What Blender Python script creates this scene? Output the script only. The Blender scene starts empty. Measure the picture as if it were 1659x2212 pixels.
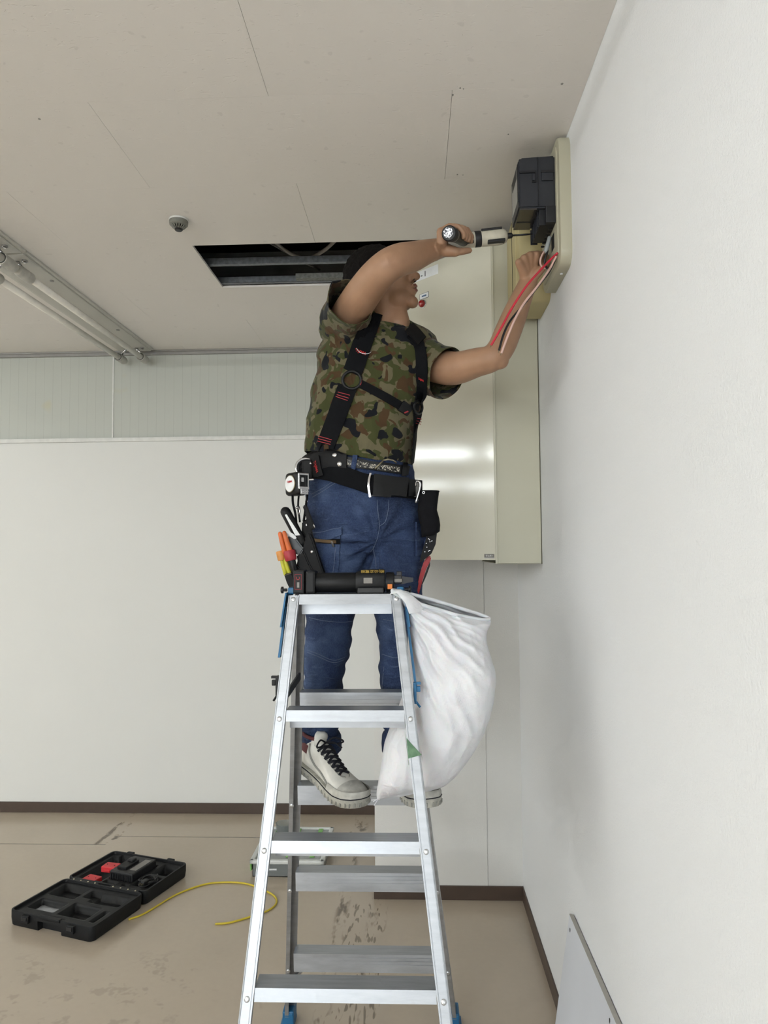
import bpy, bmesh, math, random
import numpy as np
from mathutils import Vector, Matrix, noise
from mathutils.bvhtree import BVHTree

random.seed(7)
scene = bpy.context.scene
col = scene.collection
PI = math.pi

# ---------------------------------------------------------------- camera
CAM_H = 1.506                       # eye height of the photographer
FPX = 1559.4                        # focal length in pixels of a 1659 x 2212 frame
IW, IH = 1659.0, 2212.0
def cam_axes(pitch, yaw, roll):
    p, y, r = map(math.radians, (pitch, yaw, roll))
    f = Vector((-math.sin(y) * math.cos(p), math.cos(y) * math.cos(p), math.sin(p)))
    rt = Vector((math.cos(y), math.sin(y), 0))
    up = rt.cross(f)
    return rt * math.cos(r) + up * math.sin(r), up * math.cos(r) - rt * math.sin(r), f
C_R, C_U, C_F = cam_axes(2.994, 2.316, -0.449)
C_O = Vector((0, 0, CAM_H))
cam_data = bpy.data.cameras.new('camera')
cam = bpy.data.objects.new('camera', cam_data)
col.objects.link(cam)
m = Matrix.Identity(4)
for i in range(3):
    m[i][0], m[i][1], m[i][2], m[i][3] = C_R[i], C_U[i], -C_F[i], C_O[i]
cam.matrix_world = m
cam_data.sensor_fit = 'VERTICAL'
cam_data.sensor_height = 24.0
cam_data.lens = 24.0 * FPX / IH
cam_data.clip_start = 0.05
scene.camera = cam

# ---------------------------------------------------------------- world, lamps, exposure
world = bpy.data.worlds.new('world')
scene.world = world
world.use_nodes = True
world.node_tree.nodes['Background'].inputs[0].default_value = (0.75, 0.8, 0.85, 1)
world.node_tree.nodes['Background'].inputs[1].default_value = 0.6

def area_lamp(name, loc, sx, sy, power, color, rot=(0, 0, 0)):
    l = bpy.data.lights.new(name, 'AREA')
    l.shape = 'RECTANGLE'
    l.size, l.size_y = sx, sy
    l.energy = power
    l.color = color
    o = bpy.data.objects.new(name, l)
    o.location = loc
    o.rotation_euler = rot
    col.objects.link(o)
    return o
# added fill light behind the photographer, tinted like daylight from an unseen window
area_lamp('added_window_fill', (-2.6, -5.9, 1.55), 4.6, 1.7, 230, (0.90, 0.96, 1.0), (PI / 2, 0, 0))
# the lit tube rows of the office stand further left and behind the photographer (built below as lamps)
TUBE_COLOR, TUBE_STRENGTH = (0.93, 0.985, 1.0, 1), 62.0

vs = scene.view_settings
vs.view_transform = 'Standard'
vs.look = 'None'
vs.exposure = -0.18
vs.gamma = 1.0
vs.use_curve_mapping = False

cy = scene.cycles
cy.max_bounces, cy.diffuse_bounces, cy.glossy_bounces, cy.transmission_bounces, cy.transparent_max_bounces = 8, 3, 3, 6, 6
cy.use_adaptive_sampling, cy.adaptive_threshold, cy.adaptive_min_samples = True, 0.1, 16
cy.caustics_reflective = cy.caustics_refractive = False

# ---------------------------------------------------------------- helpers
def V(*a):
    return Vector(a)
def ray(px, py):
    return C_R * ((px - IW / 2) / FPX) - C_U * ((py - IH / 2) / FPX) + C_F
def at(px, py, Y):
    "the point of the place that stands at depth Y behind this spot of the photograph"
    d = ray(px, py)
    return C_O + d * (Y / d.y)
def on_z(px, py, z):
    d = ray(px, py)
    return C_O + d * ((z - CAM_H) / d.z)
def on_x(px, py, x):
    d = ray(px, py)
    return C_O + d * (x / d.x)
def ppm(Y):
    return FPX / Y                  # pixels per metre at depth Y

def lin(r, g, b):
    f = lambda c: (c / 255 / 12.92) if c / 255 <= 0.04045 else ((c / 255 + 0.055) / 1.055) ** 2.4
    return (f(r), f(g), f(b), 1)

MATS = {}
class NT:
    "small helper around a node tree"
    def __init__(self, name):
        self.m = bpy.data.materials.new(name)
        self.m.use_nodes = True
        self.t = self.m.node_tree
        self.n = self.t.nodes
        self.b = self.n['Principled BSDF']
        MATS[name] = self.m
    def add(self, typ, **kw):
        nd = self.n.new(typ)
        for k, v in kw.items():
            if k.startswith('i_'):
                nd.inputs[k[2:].replace('_', ' ')].default_value = v
            else:
                setattr(nd, k, v)
        return nd
    def link(self, a, b):
        self.t.links.new(a, b)
    def coord(self, scale=(1, 1, 1), which='Object', loc=(0, 0, 0), rot=(0, 0, 0)):
        if which == 'World':
            c = self.add('ShaderNodeNewGeometry').outputs['Position']
        else:
            c = self.add('ShaderNodeTexCoord').outputs[which]
        mp = self.add('ShaderNodeMapping')
        mp.inputs['Scale'].default_value = scale
        mp.inputs['Location'].default_value = loc
        mp.inputs['Rotation'].default_value = rot
        self.link(c, mp.inputs['Vector'])
        return mp.outputs['Vector']
    def noise(self, vec, scale, detail=3, rough=0.5, dist=0.0):
        nd = self.add('ShaderNodeTexNoise')
        nd.inputs['Scale'].default_value = scale
        nd.inputs['Detail'].default_value = detail
        nd.inputs['Roughness'].default_value = rough
        nd.inputs['Distortion'].default_value = dist
        self.link(vec, nd.inputs['Vector'])
        return nd.outputs['Fac']
    def ramp(self, fac, stops, interp='LINEAR'):
        r = self.add('ShaderNodeValToRGB')
        r.color_ramp.interpolation = interp
        e = r.color_ramp.elements
        while len(e) > 1:
            e.remove(e[-1])
        e[0].position, e[0].color = stops[0]
        for p, c in stops[1:]:
            k = e.new(p)
            k.color = c
        self.link(fac, r.inputs['Fac'])
        return r.outputs['Color']
    def mix(self, fac, a, b, blend='MIX'):
        x = self.add('ShaderNodeMix', data_type='RGBA', blend_type=blend)
        for s, v in ((0, fac), (6, a), (7, b)):
            if isinstance(v, (int, float)):
                x.inputs[s].default_value = v
            elif isinstance(v, tuple):
                x.inputs[s].default_value = v
            else:
                self.link(v, x.inputs[s])
        return x.outputs[2]
    def math(self, op, a, b=None, c=None):
        x = self.add('ShaderNodeMath', operation=op)
        for i, v in enumerate((a, b, c)):
            if v is None:
                continue
            if isinstance(v, (int, float)):
                x.inputs[i].default_value = v
            else:
                self.link(v, x.inputs[i])
        return x.outputs[0]
    def bump(self, h, strength=0.3, dist=0.002, normal=None):
        b = self.add('ShaderNodeBump')
        b.inputs['Strength'].default_value = strength
        b.inputs['Distance'].default_value = dist
        self.link(h, b.inputs['Height'])
        if normal is not None:
            self.link(normal, b.inputs['Normal'])
        self.link(b.outputs['Normal'], self.b.inputs['Normal'])
        return b.outputs['Normal']
    def set(self, **kw):
        names = dict(color='Base Color', rough='Roughness', metal='Metallic', spec='Specular IOR Level', trans='Transmission Weight',
                     alpha='Alpha', ior='IOR', coat='Coat Weight', sheen='Sheen Weight', sss='Subsurface Weight')
        for k, v in kw.items():
            i = self.b.inputs[names[k]]
            if hasattr(v, 'is_output'):
                self.link(v, i)
            else:
                i.default_value = v
        return self

def plain(name, rgb, rough=0.5, metal=0.0, var=0.06, scale=30, bump=0.0, bscale=200, spec=0.5, **kw):
    "a plain material with a little mottling and, if asked, fine relief"
    t = NT(name)
    v = t.coord()
    c = lin(*rgb)
    n = t.noise(v, scale, 4)
    lo = tuple(x * (1 - var) for x in c[:3]) + (1,)
    hi = tuple(min(1, x * (1 + var)) for x in c[:3]) + (1,)
    t.set(color=t.ramp(n, [(0.3, lo), (0.7, hi)]), rough=rough, metal=metal, spec=spec, **kw)
    if bump:
        t.bump(t.noise(v, bscale, 2), bump, 0.001)
    return t.m

ORG = {}
def tag(o, label=None, cat=None, group=None, kind=None):
    if label: o['label'] = label
    if cat: o['category'] = cat
    if group: o['group'] = group
    if kind: o['kind'] = kind
    return o
def thing(name, label, cat, loc, group=None):
    o = bpy.data.objects.new(name, None)
    o.empty_display_size = 0.05
    o.location = loc
    col.objects.link(o)
    ORG[o.name] = Vector(loc)
    return tag(o, label, cat, group)
def link_mesh(name, me, mat, parent=None, org=None, smooth=False):
    "me holds world coordinates; the object gets its origin at its thing's base"
    o = bpy.data.objects.new(name, me)
    base = ORG[parent.name] if parent is not None else (Vector(org) if org is not None else Vector((0, 0, 0)))
    if base.length > 0:
        me.transform(Matrix.Translation(-base))
    if parent is None:
        o.location = base
    else:
        o.parent = parent
    col.objects.link(o)
    ORG[o.name] = base
    if mat is not None:
        me.materials.clear()
        me.materials.append(MATS[mat] if isinstance(mat, str) else mat)
    if smooth:
        me.shade_smooth()
    return o

class MB:
    "collects shapes in world coordinates into one bmesh"
    def __init__(self):
        self.bm = bmesh.new()
    def box(self, c, s, rot=None, bev=0.0, seg=2):
        b = bmesh.new()
        bmesh.ops.create_cube(b, size=1)
        bmesh.ops.scale(b, vec=s, verts=b.verts)
        if bev:
            bmesh.ops.bevel(b, geom=b.edges[:], offset=bev, segments=seg, affect='EDGES', profile=0.6)
        M_ = Matrix.Translation(c)
        if rot is not None:
            M_ = M_ @ (rot.to_4x4() if hasattr(rot, 'to_4x4') else Matrix.Rotation(rot, 4, 'Z'))
        bmesh.ops.transform(b, matrix=M_, verts=b.verts)
        return self._merge(b)
    def box2(self, lo, hi, bev=0.0, seg=2):
        lo, hi = Vector(lo), Vector(hi)
        return self.box((lo + hi) / 2, hi - lo, None, bev, seg)
    def _merge(self, b):
        me = bpy.data.meshes.new('tmp')
        b.to_mesh(me); b.free()
        self.bm.from_mesh(me)
        bpy.data.meshes.remove(me)
        return self
    def loft(self, rings, cap=True, closed=True):
        bm = self.bm
        R_ = [[bm.verts.new(p) for p in r] for r in rings]
        n = len(R_[0])
        for a, b in zip(R_, R_[1:]):
            for i in range(n if closed else n - 1):
                j = (i + 1) % n
                try: bm.faces.new((a[i], a[j], b[j], b[i]))
                except ValueError: pass
        if cap and closed:
            try:
                bm.faces.new(R_[0][::-1]); bm.faces.new(R_[-1])
            except ValueError: pass
        return self
    def tube(self, pts, r, seg=12, cap=True, squash=None):
        "r: number or list; round tube through pts"
        pts = [Vector(p) for p in pts]
        rs = r if isinstance(r, (list, tuple)) else [r] * len(pts)
        rings = []
        up = None
        for i, p in enumerate(pts):
            d = (pts[min(i + 1, len(pts) - 1)] - pts[max(i - 1, 0)]).normalized()
            if up is None:
                up = Vector((0, 0, 1)) if abs(d.z) < 0.9 else Vector((1, 0, 0))
            a = d.cross(up)
            if a.length < 1e-6: a = d.orthogonal()
            a.normalize()
            b = a.cross(d).normalized()
            up = b
            q = squash or (1, 1)
            rings.append([p + (a * math.cos(2 * PI * k / seg) * q[0] + b * math.sin(2 * PI * k / seg) * q[1]) * rs[i] for k in range(seg)])
        return self.loft(rings, cap)
    def capsule(self, pts, rs, seg=16):
        "round-ended tapering limb"
        pts = [Vector(p) for p in pts]
        d0 = (pts[0] - pts[1]).normalized(); d1 = (pts[-1] - pts[-2]).normalized()
        P, Rr = [], []
        for a in (0.97, 0.8, 0.45):
            P.append(pts[0] + d0 * rs[0] * a); Rr.append(rs[0] * math.sqrt(1 - a * a))
        P += pts; Rr += list(rs)
        for a in (0.45, 0.8, 0.97):
            P.append(pts[-1] + d1 * rs[-1] * a); Rr.append(rs[-1] * math.sqrt(1 - a * a))
        return self.tube(P, Rr, seg)
    def sphere(self, c, r, seg=20, rot=None):
        b = bmesh.new()
        bmesh.ops.create_uvsphere(b, u_segments=seg, v_segments=max(6, seg * 2 // 3), radius=1)
        s = r if isinstance(r, (list, tuple, Vector)) else (r, r, r)
        bmesh.ops.scale(b, vec=s, verts=b.verts)
        M_ = Matrix.Translation(c)
        if rot is not None: M_ = M_ @ rot.to_4x4()
        bmesh.ops.transform(b, matrix=M_, verts=b.verts)
        return self._merge(b)
    def prism(self, poly, ext):
        "poly: list of 3D points of one face, ext: extrusion vector"
        ext = Vector(ext)
        a = [Vector(p) for p in poly]
        return self.loft([a, [p + ext for p in a]])
    def lathe(self, prof, c, axis, seg=32):
        "prof: (radius, distance along axis) pairs"
        ax = Vector(axis).normalized()
        u = ax.orthogonal().normalized(); w = ax.cross(u)
        rings = [[Vector(c) + ax * h + (u * math.cos(2 * PI * k / seg) + w * math.sin(2 * PI * k / seg)) * max(r, 1e-4) for k in range(seg)] for r, h in prof]
        return self.loft(rings)
    def mesh(self, name):
        bmesh.ops.recalc_face_normals(self.bm, faces=self.bm.faces[:])
        me = bpy.data.meshes.new(name)
        self.bm.to_mesh(me); self.bm.free()
        return me
    def obj(self, name, mat, parent=None, smooth=False, org=None, auto=None):
        me = self.mesh(name)
        if auto is not None:
            me.shade_smooth()
            me.set_sharp_from_angle(angle=math.radians(auto))
        o = link_mesh(name, me, mat, parent, org, smooth)
        return o

def spline(pts, n=8):
    "Catmull-Rom through pts (tuples of any length)"
    P = [np.array(p, float) for p in pts]
    P = [2 * P[0] - P[1]] + P + [2 * P[-1] - P[-2]]
    out = []
    for i in range(1, len(P) - 2):
        a, b, c, d = P[i - 1:i + 3]
        for k in range(n):
            t = k / n
            out.append(0.5 * (2 * b + (c - a) * t + (2 * a - 5 * b + 4 * c - d) * t * t + (3 * b - 3 * c + d - a) * t ** 3))
    out.append(P[-2])
    return out

def copy_mesh_obj(o, name, parent, offset=(0, 0, 0)):
    c = o.copy()
    c.name = name
    col.objects.link(c)
    c.parent = parent
    c.location = o.location + Vector(offset)
    ORG[c.name] = ORG[o.name]
    return c

def remeshed(mb, voxel, smooth_it=6, factor=0.5, name='body'):
    "one continuous skin over everything collected in mb"
    me = mb.mesh('tmp')
    o = bpy.data.objects.new('tmp', me)
    col.objects.link(o)
    r = o.modifiers.new('r', 'REMESH')
    r.mode = 'VOXEL'
    r.voxel_size = voxel
    s = o.modifiers.new('s', 'SMOOTH')
    s.factor = factor
    s.iterations = smooth_it
    dg = bpy.context.evaluated_depsgraph_get()
    dg.update()
    out = bpy.data.meshes.new_from_object(o.evaluated_get(dg))
    out.name = name
    bpy.data.objects.remove(o)
    bpy.data.meshes.remove(me)
    return out

def bvh_of(me, off=None):
    n = len(me.vertices)
    co = np.empty(n * 3, np.float32)
    me.vertices.foreach_get('co', co)
    vs_ = [Vector(c) for c in co.reshape(-1, 3)]
    return BVHTree.FromPolygons(vs_, [tuple(p.vertices) for p in me.polygons])

def displace(me, fn):
    "fn(co array n x 3, normals n x 3) -> offset array"
    n = len(me.vertices)
    co = np.empty(n * 3, np.float64); me.vertices.foreach_get('co', co); co = co.reshape(-1, 3)
    no = np.empty(n * 3, np.float64); me.vertices.foreach_get('normal', no); no = no.reshape(-1, 3)
    me.vertices.foreach_set('co', (co + fn(co, no)).ravel())
    me.update()

# ================================================================ the room
XR, ZC, YB, YW, XB = 0.457, 2.702, 4.192, 3.200, -0.180     # right wall, ceiling, back wall, boxed-out wall, its left edge
XL, YF, ZTOP = -12.0, -6.0, 3.30

t = NT('ceiling_board')                                       # painted board with short worm-hole pits
v = t.coord((1, 1, 1), 'World')
pit_v = t.coord((42, 130, 1), 'World')
n1 = t.noise(pit_v, 1.0, 1, 0.6, 0.6)
pits = t.ramp(n1, [(0.66, (0, 0, 0, 1)), (0.71, (1, 1, 1, 1))])
spot = t.noise(v, 26, 1)
specks = t.ramp(spot, [(0.73, (0, 0, 0, 1)), (0.76, (1, 1, 1, 1))])
c0 = lin(239, 235, 230)
t.set(color=t.mix(t.math('MULTIPLY', specks, 0.10), c0, lin(120, 116, 110)), rough=0.85, spec=0.25)
t.bump(t.math('MULTIPLY', pits, -1.0), 0.4, 0.0014)

t = NT('wallpaper')                                           # white vinyl wallpaper, fine plaster grain
v = t.coord((1, 1, 1), 'World')
n1 = t.noise(v, 200, 2, 0.65)
t.set(color=lin(234, 235, 236), rough=0.8, spec=0.3)
t.bump(n1, 0.5, 0.0022)

t = NT('back_wall_paint')
t.set(color=lin(229, 229, 225), rough=0.6, spec=0.35)

t = NT('pillar_paper')
v = t.coord((1, 1, 1), 'World')
t.set(color=lin(229, 228, 224), rough=0.8, spec=0.3)
t.bump(t.noise(v, 220, 2, 0.6), 0.45, 0.002)

plain('baseboard_vinyl', (74, 60, 51), 0.45, bump=0.05)
plain('white_trim', (222, 222, 218), 0.5)
plain('grey_trim', (150, 148, 144), 0.5)
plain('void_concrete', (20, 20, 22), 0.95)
plain('galvanised', (118, 122, 126), 0.5, 0.7, var=0.25, scale=60)
plain('board_edge', (176, 172, 164), 0.9)

t = NT('transom_board')                                       # pale grey-green panel with fine vertical lines
v = t.coord((1, 1, 1), 'World')
sx = t.add('ShaderNodeSeparateXYZ'); t.link(v, sx.inputs[0])
fr = t.math('FRACT', t.math('MULTIPLY', sx.outputs[0], 1 / 0.0525))
line = t.math('LESS_THAN', fr, 0.035)
stain = t.noise(v, 3.4, 2, 0.6)
yellow = t.ramp(stain, [(0.70, (0, 0, 0, 1)), (0.76, (1, 1, 1, 1))])
c = lin(190, 193, 185)
c = t.mix(t.math('MULTIPLY', yellow, 0.35), c, lin(196, 186, 140))
c = t.mix(t.math('MULTIPLY', line, 0.35), c, lin(140, 142, 134))
t.set(color=c, rough=0.32, spec=0.45)
t.bump(t.math('MULTIPLY', line, -1.0), 0.3, 0.001)

t = NT('floor_vinyl')                                         # beige sheet flooring with glue marks and scuffs
v = t.coord((1, 1, 1), 'World')
sx = t.add('ShaderNodeSeparateXYZ'); t.link(v, sx.inputs[0])
X, Y = sx.outputs[0], sx.outputs[1]
base = t.ramp(t.noise(v, 1.1, 2, 0.6), [(0.3, lin(184, 170, 151)), (0.7, lin(192, 178, 160))])
fine = t.noise(v, 40, 1, 0.6)
base = t.mix(0.04, base, t.ramp(fine, [(0.3, lin(150, 136, 118)), (0.7, lin(196, 182, 162))]))
def band(sock, a, b, soft=0.012):
    up_ = t.add('ShaderNodeMapRange', interpolation_type='SMOOTHSTEP')
    t.link(sock, up_.inputs[0]); up_.inputs[1].default_value = a - soft; up_.inputs[2].default_value = a + soft
    dn = t.add('ShaderNodeMapRange', interpolation_type='SMOOTHSTEP')
    t.link(sock, dn.inputs[0]); dn.inputs[1].default_value = b - soft; dn.inputs[2].default_value = b + soft
    return t.math('SUBTRACT', up_.outputs[0], dn.outputs[0])
vs_ = t.coord((16, 5, 1), 'World')
streak = t.ramp(t.noise(vs_, 1.0, 3, 0.75), [(0.50, (0, 0, 0, 1)), (0.60, (1, 1, 1, 1))])
blotch = t.ramp(t.noise(v, 9, 3, 0.75), [(0.56, (0, 0, 0, 1)), (0.62, (1, 1, 1, 1))])
vd = t.coord((60, 12, 1), 'World')
dashes = t.ramp(t.noise(vd, 1.0, 1, 0.6), [(0.58, (0, 0, 0, 1)), (0.62, (1, 1, 1, 1))])
dirt = None
def add_dirt(mask):
    global dirt
    dirt = mask if dirt is None else t.math('MAXIMUM', dirt, mask)
add_dirt(t.math('MULTIPLY', t.math('MULTIPLY', band(X, -0.335, -0.29), band(Y, 1.9, 4.19)), t.math('MULTIPLY', streak, 0.8)))
add_dirt(t.math('MULTIPLY', t.math('MULTIPLY', band(X, -0.20, -0.165), band(Y, 1.9, 3.2)), t.math('MULTIPLY', streak, 0.85)))
add_dirt(t.math('MULTIPLY', t.math('MULTIPLY', band(X, -0.29, -0.13), band(Y, 2.3, 3.15)), t.math('MULTIPLY', dashes, 0.7)))
add_dirt(t.math('MULTIPLY', t.math('MULTIPLY', band(X, -0.36, -0.27, 0.02), band(Y, 3.75, 4.05, 0.05)), t.math('MULTIPLY', blotch, 0.9)))
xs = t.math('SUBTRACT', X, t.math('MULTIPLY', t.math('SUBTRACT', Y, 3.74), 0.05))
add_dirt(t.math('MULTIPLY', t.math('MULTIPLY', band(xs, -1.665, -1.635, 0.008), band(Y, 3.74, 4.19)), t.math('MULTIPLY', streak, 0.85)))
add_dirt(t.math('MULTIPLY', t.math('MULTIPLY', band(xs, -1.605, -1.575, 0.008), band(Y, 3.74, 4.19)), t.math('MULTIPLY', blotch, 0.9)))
add_dirt(t.math('MULTIPLY', t.math('MULTIPLY', band(X, -1.5, -0.75, 0.15), band(Y, 2.1, 2.75, 0.1)), t.math('MULTIPLY', blotch, 0.16)))
seam = t.math('MULTIPLY', band(Y, 3.738, 3.744, 0.002), band(X, -6.0, -1.60, 0.002))
seam2 = t.math('MULTIPLY', band(Y, 3.846, 3.852, 0.002), band(X, -1.60, -0.62, 0.002))
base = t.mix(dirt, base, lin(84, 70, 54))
base = t.mix(t.math('MAXIMUM', seam, seam2), base, lin(70, 60, 48))
t.set(color=base, rough=0.22, spec=0.5)
t.bump(t.noise(v, 2.5, 1), 0.25, 0.006)

def struct(name, mb, mat, parent=None, **kw):
    o = mb.obj(name, mat, parent, **kw)
    if parent is None:
        o['kind'] = 'structure'
    return o

struct('floor', MB().box2((XL, YF, -0.1), (XR + 0.1, YB + 0.1, 0)), 'floor_vinyl')
struct('wall_back', MB().box2((XL, YB, 0), (XR + 0.1, YB + 0.12, 2.172)).box2((XL, YB + 0.03, 2.17), (XR + 0.1, YB + 0.12, ZTOP)), 'back_wall_paint')
struct('wall_right', MB().box2((XR, YF, 0), (XR + 0.1, YB, ZTOP)), 'wallpaper')
struct('wall_left', MB().box2((XL - 0.1, YF, 0), (XL, YB + 0.1, ZTOP)), 'back_wall_paint')
wf = struct('wall_front', MB().box2((XL, YF - 0.1, 0), (XR + 0.1, YF, 0.7)).box2((XL, YF - 0.1, 2.4), (XR + 0.1, YF, ZTOP))
       .box2((XL, YF - 0.1, 0.7), (-4.9, YF, 2.4)).box2((-0.3, YF - 0.1, 0.7), (XR + 0.1, YF, 2.4)), 'back_wall_paint')
w = MB()
for x in (-4.9, -3.77, -2.62, -1.47, -0.34):
    w.box2((x, YF - 0.08, 0.7), (x + 0.04, YF - 0.02, 2.4))
for z in (0.7, 2.36):
    w.box2((-4.9, YF - 0.08, z), (-0.3, YF - 0.02, z + 0.04))
struct('added_window_1', w, 'white_trim')  # unseen window frame, added to give the fill light a source
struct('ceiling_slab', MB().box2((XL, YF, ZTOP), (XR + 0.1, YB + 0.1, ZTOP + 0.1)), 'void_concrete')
# boxed-out wall in the corner, papered in two strips that meet at a seam
bw = struct('wall_boxed_corner', MB().box2((XB + 0.002, YW + 0.004, 0), (XR, YB, ZC + 0.02)), 'pillar_paper')
struct('paper_strip', MB().box2((XB, YW, 0.0), (0.3045, YW + 0.006, ZC)), 'pillar_paper', bw)
struct('paper_strip', MB().box2((0.3065, YW + 0.001, 0.0), (XR, YW + 0.006, ZC)), 'pillar_paper', bw)
struct('seam_bead', MB().box2((0.302, YW - 0.0012, 0.06), (0.3052, YW, 1.46)), 'pillar_paper', bw)
# baseboards
HB = 0.060
def baseboard(name, lo, hi):
    struct(name, MB().box2(lo, hi, 0.002), 'baseboard_vinyl')
baseboard('baseboard_back', (XL, YB - 0.006, 0), (XB, YB, HB))
baseboard('baseboard_corner', (XB - 0.001, YW - 0.006, 0), (XR - 0.006, YW, HB))
baseboard('baseboard_corner_side', (XB - 0.006, YW - 0.006, 0), (XB, YB - 0.006, HB))
baseboard('baseboard_right', (XR - 0.006, YF, 0), (XR, YW, HB))

# transom band above the back wall: panels, joint strip and rails
tb = struct('trim_transom', MB().box2((XL, YB + 0.020, 2.17), (XB, YB + 0.03, ZC)), 'transom_board')
for x0, x1 in ((-3.6, -1.787), (-1.779, XB)):
    struct('transom_panel', MB().box2((x0, YB + 0.008, 2.172), (x1, YB + 0.020, ZC - 0.004)), 'transom_board', tb)
struct('joint_strip', MB().box2((-1.787, YB + 0.004, 2.172), (-1.779, YB + 0.020, ZC - 0.01)), 'white_trim', tb)
struct('trim_1', MB().box2((XL, YB - 0.016, 2.158), (XB, YB + 0.02, 2.182), 0.003), 'white_trim')
struct('trim_2', MB().box2((XL, YB - 0.010, ZC - 0.026), (XB, YB + 0.022, ZC - 0.001), 0.003).box2((XL, YB - 0.020, ZC - 0.010), (XB, YB - 0.010, ZC - 0.001)), 'grey_trim')

# ceiling: staggered boards, one taken out
cl = struct('ceiling', MB().box2((XL, YF, ZC), (-2.792, YB + 0.03, ZC + 0.0095)).box2((-2.792, YF, ZC), (XR, 0.9185, ZC + 0.0095)), 'ceiling_board')
PX, PY = 0.968, 0.455
r = 0
y = 0.919
row_i = -2                                   # row whose near edge is y = 1.829 has index 0
while y < YB - 0.01:
    y1 = min(y + PY, YB + 0.02)
    first = -0.855 if row_i % 2 == 0 else -0.37
    x = first - 3 * PX
    while x < XR - 0.005:
        a, b = max(x, -2.791), min(x + PX, XR)
        hole = row_i == 2 and abs(x + 0.855) < 0.01
        if b - a > 0.02 and not hole:
            dz = random.uniform(0, 0.0003)
            g_ = 0.00045
            y0_, y1_ = y + 0.0002, y1 - 0.0002
            if y0_ < YW < y1_ and a > XB - PX and False:
                pass
            struct('ceiling_panel', MB().box2((a + g_, y0_, ZC + dz), (b - g_, y1_, ZC + 0.0095)), 'ceiling_board', cl)
        x += PX
    y += PY
    row_i += 1
for k, (px, py, r_) in enumerate(((978, 205, 0.0045), (994, 190, 0.003), (1001, 192, 0.002), (1214, 181, 0.004), (1098, 290, 0.0035), (988, 377, 0.0035), (1000, 378, 0.002), (85, 257, 0.004), (108, 606, 0.003))):
    p = on_z(px, py, ZC)
    struct('filled_hole', MB().tube([p + V(0, 0, -0.0006), p + V(0, 0, 0.001)], [r_, r_], 9, squash=(1, 0.6 + 0.1 * (k % 4))), 'grey_trim', cl)
# what shows through the open board: furring channels, backing block, hangers, cables
HX0, HX1, HY0, HY1 = -0.855, 0.113, 2.739, 3.194
def channel(y, z0, h, name='furring_channel'):
    m_ = MB().box2((-1.6, y, z0), (XR - 0.02, y + 0.0012, z0 + h)).box2((-1.6, y, z0), (XR - 0.02, y + 0.022, z0 + 0.0012)).box2((-1.6, y, z0 + h - 0.001), (XR - 0.02, y + 0.012, z0 + h))
    return tag(m_.obj(name, 'galvanised', org=(-0.57, y, z0)), None, 'channel')
c_ = channel(2.972, ZC + 0.018, 0.028); c_['label'] = 'galvanised furring channel crossing the middle of the open ceiling hole'
c_ = channel(3.165, ZC + 0.0105, 0.028); c_['label'] = 'galvanised furring channel along the far edge of the ceiling hole'
tag(MB().box2((-0.512, 3.130, ZC + 0.0105), (-0.16, 3.163, ZC + 0.034), 0.001).obj('backing_block', plain('grey_block', (122, 124, 120), 0.9, var=0.3, scale=90), org=(-0.33, 3.15, ZC + 0.01)),
    'short grey backing block lying at the far edge of the ceiling hole', 'block')
plain('cable_grey', (150, 144, 138), 0.6)
plain('cable_dim', (92, 90, 88), 0.7)
def cable(name, pts, r, mat, label):
    P = spline(pts, 10)
    tag(MB().tube(P, r, 10).obj(name, mat, smooth=True, org=P[len(P) // 2]), label, 'cable')
cable('ceiling_cable', [(-0.72, 2.70, 2.90), (-0.62, 2.86, 2.835), (-0.54, 3.0, 2.79), (-0.455, 3.06, 2.776), (-0.37, 3.02, 2.79), (-0.26, 2.93, 2.84), (-0.12, 2.84, 2.90)], 0.0075, 'cable_grey',
      'thick grey cable sagging lowest in the ceiling hole')
cable('ceiling_cable', [(-0.52, 2.72, 2.90), (-0.40, 2.86, 2.83), (-0.30, 2.92, 2.805), (-0.18, 2.94, 2.80), (-0.02, 2.90, 2.83), (0.12, 2.85, 2.88)], 0.0065, 'cable_grey',
      'grey cable looping near the front edge of the ceiling hole')
cable('ceiling_cable', [(-0.9, 2.78, 2.93), (-0.70, 2.98, 2.87), (-0.55, 3.10, 2.83), (-0.42, 3.26, 2.80)], 0.005, 'cable_dim', 'thin dim cable crossing the left of the ceiling hole diagonally')
cable('hanger_rod', [(-0.62, 2.88, 2.79), (-0.55, 2.99, 2.785), (-0.47, 3.08, 2.765), (-0.43, 3.11, 2.755)], 0.003, 'cable_dim', 'thin wire running between the two furring channels')

# ================================================================ stepladder
t = NT('aluminium')
v = t.coord((1, 1, 1))
vb = t.coord((3, 40, 12))
n1 = t.noise(vb, 3, 5, 0.6)
sc_ = t.ramp(t.noise(v, 22, 5, 0.7), [(0.60, (0, 0, 0, 1)), (0.72, (1, 1, 1, 1))])
t.set(color=t.mix(t.math('MULTIPLY', sc_, 0.25), t.ramp(n1, [(0.3, lin(158, 161, 166)), (0.7, lin(182, 186, 191))]), lin(150, 150, 150)), metal=0.85,
      rough=t.ramp(n1, [(0.3, (0.36, 0.36, 0.36, 1)), (0.7, (0.5, 0.5, 0.5, 1))]))
t.bump(n1, 0.06, 0.001)
plain('rivet_steel', (200, 202, 204), 0.3, 0.9)
plain('blue_plastic', (28, 98, 142), 0.45, var=0.12)
plain('black_plastic', (15, 16, 18), 0.45, var=0.15, spec=0.3)
plain('black_steel', (40, 40, 42), 0.35, 0.6)
plain('sticker_paper', (226, 222, 214), 0.6)

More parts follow.
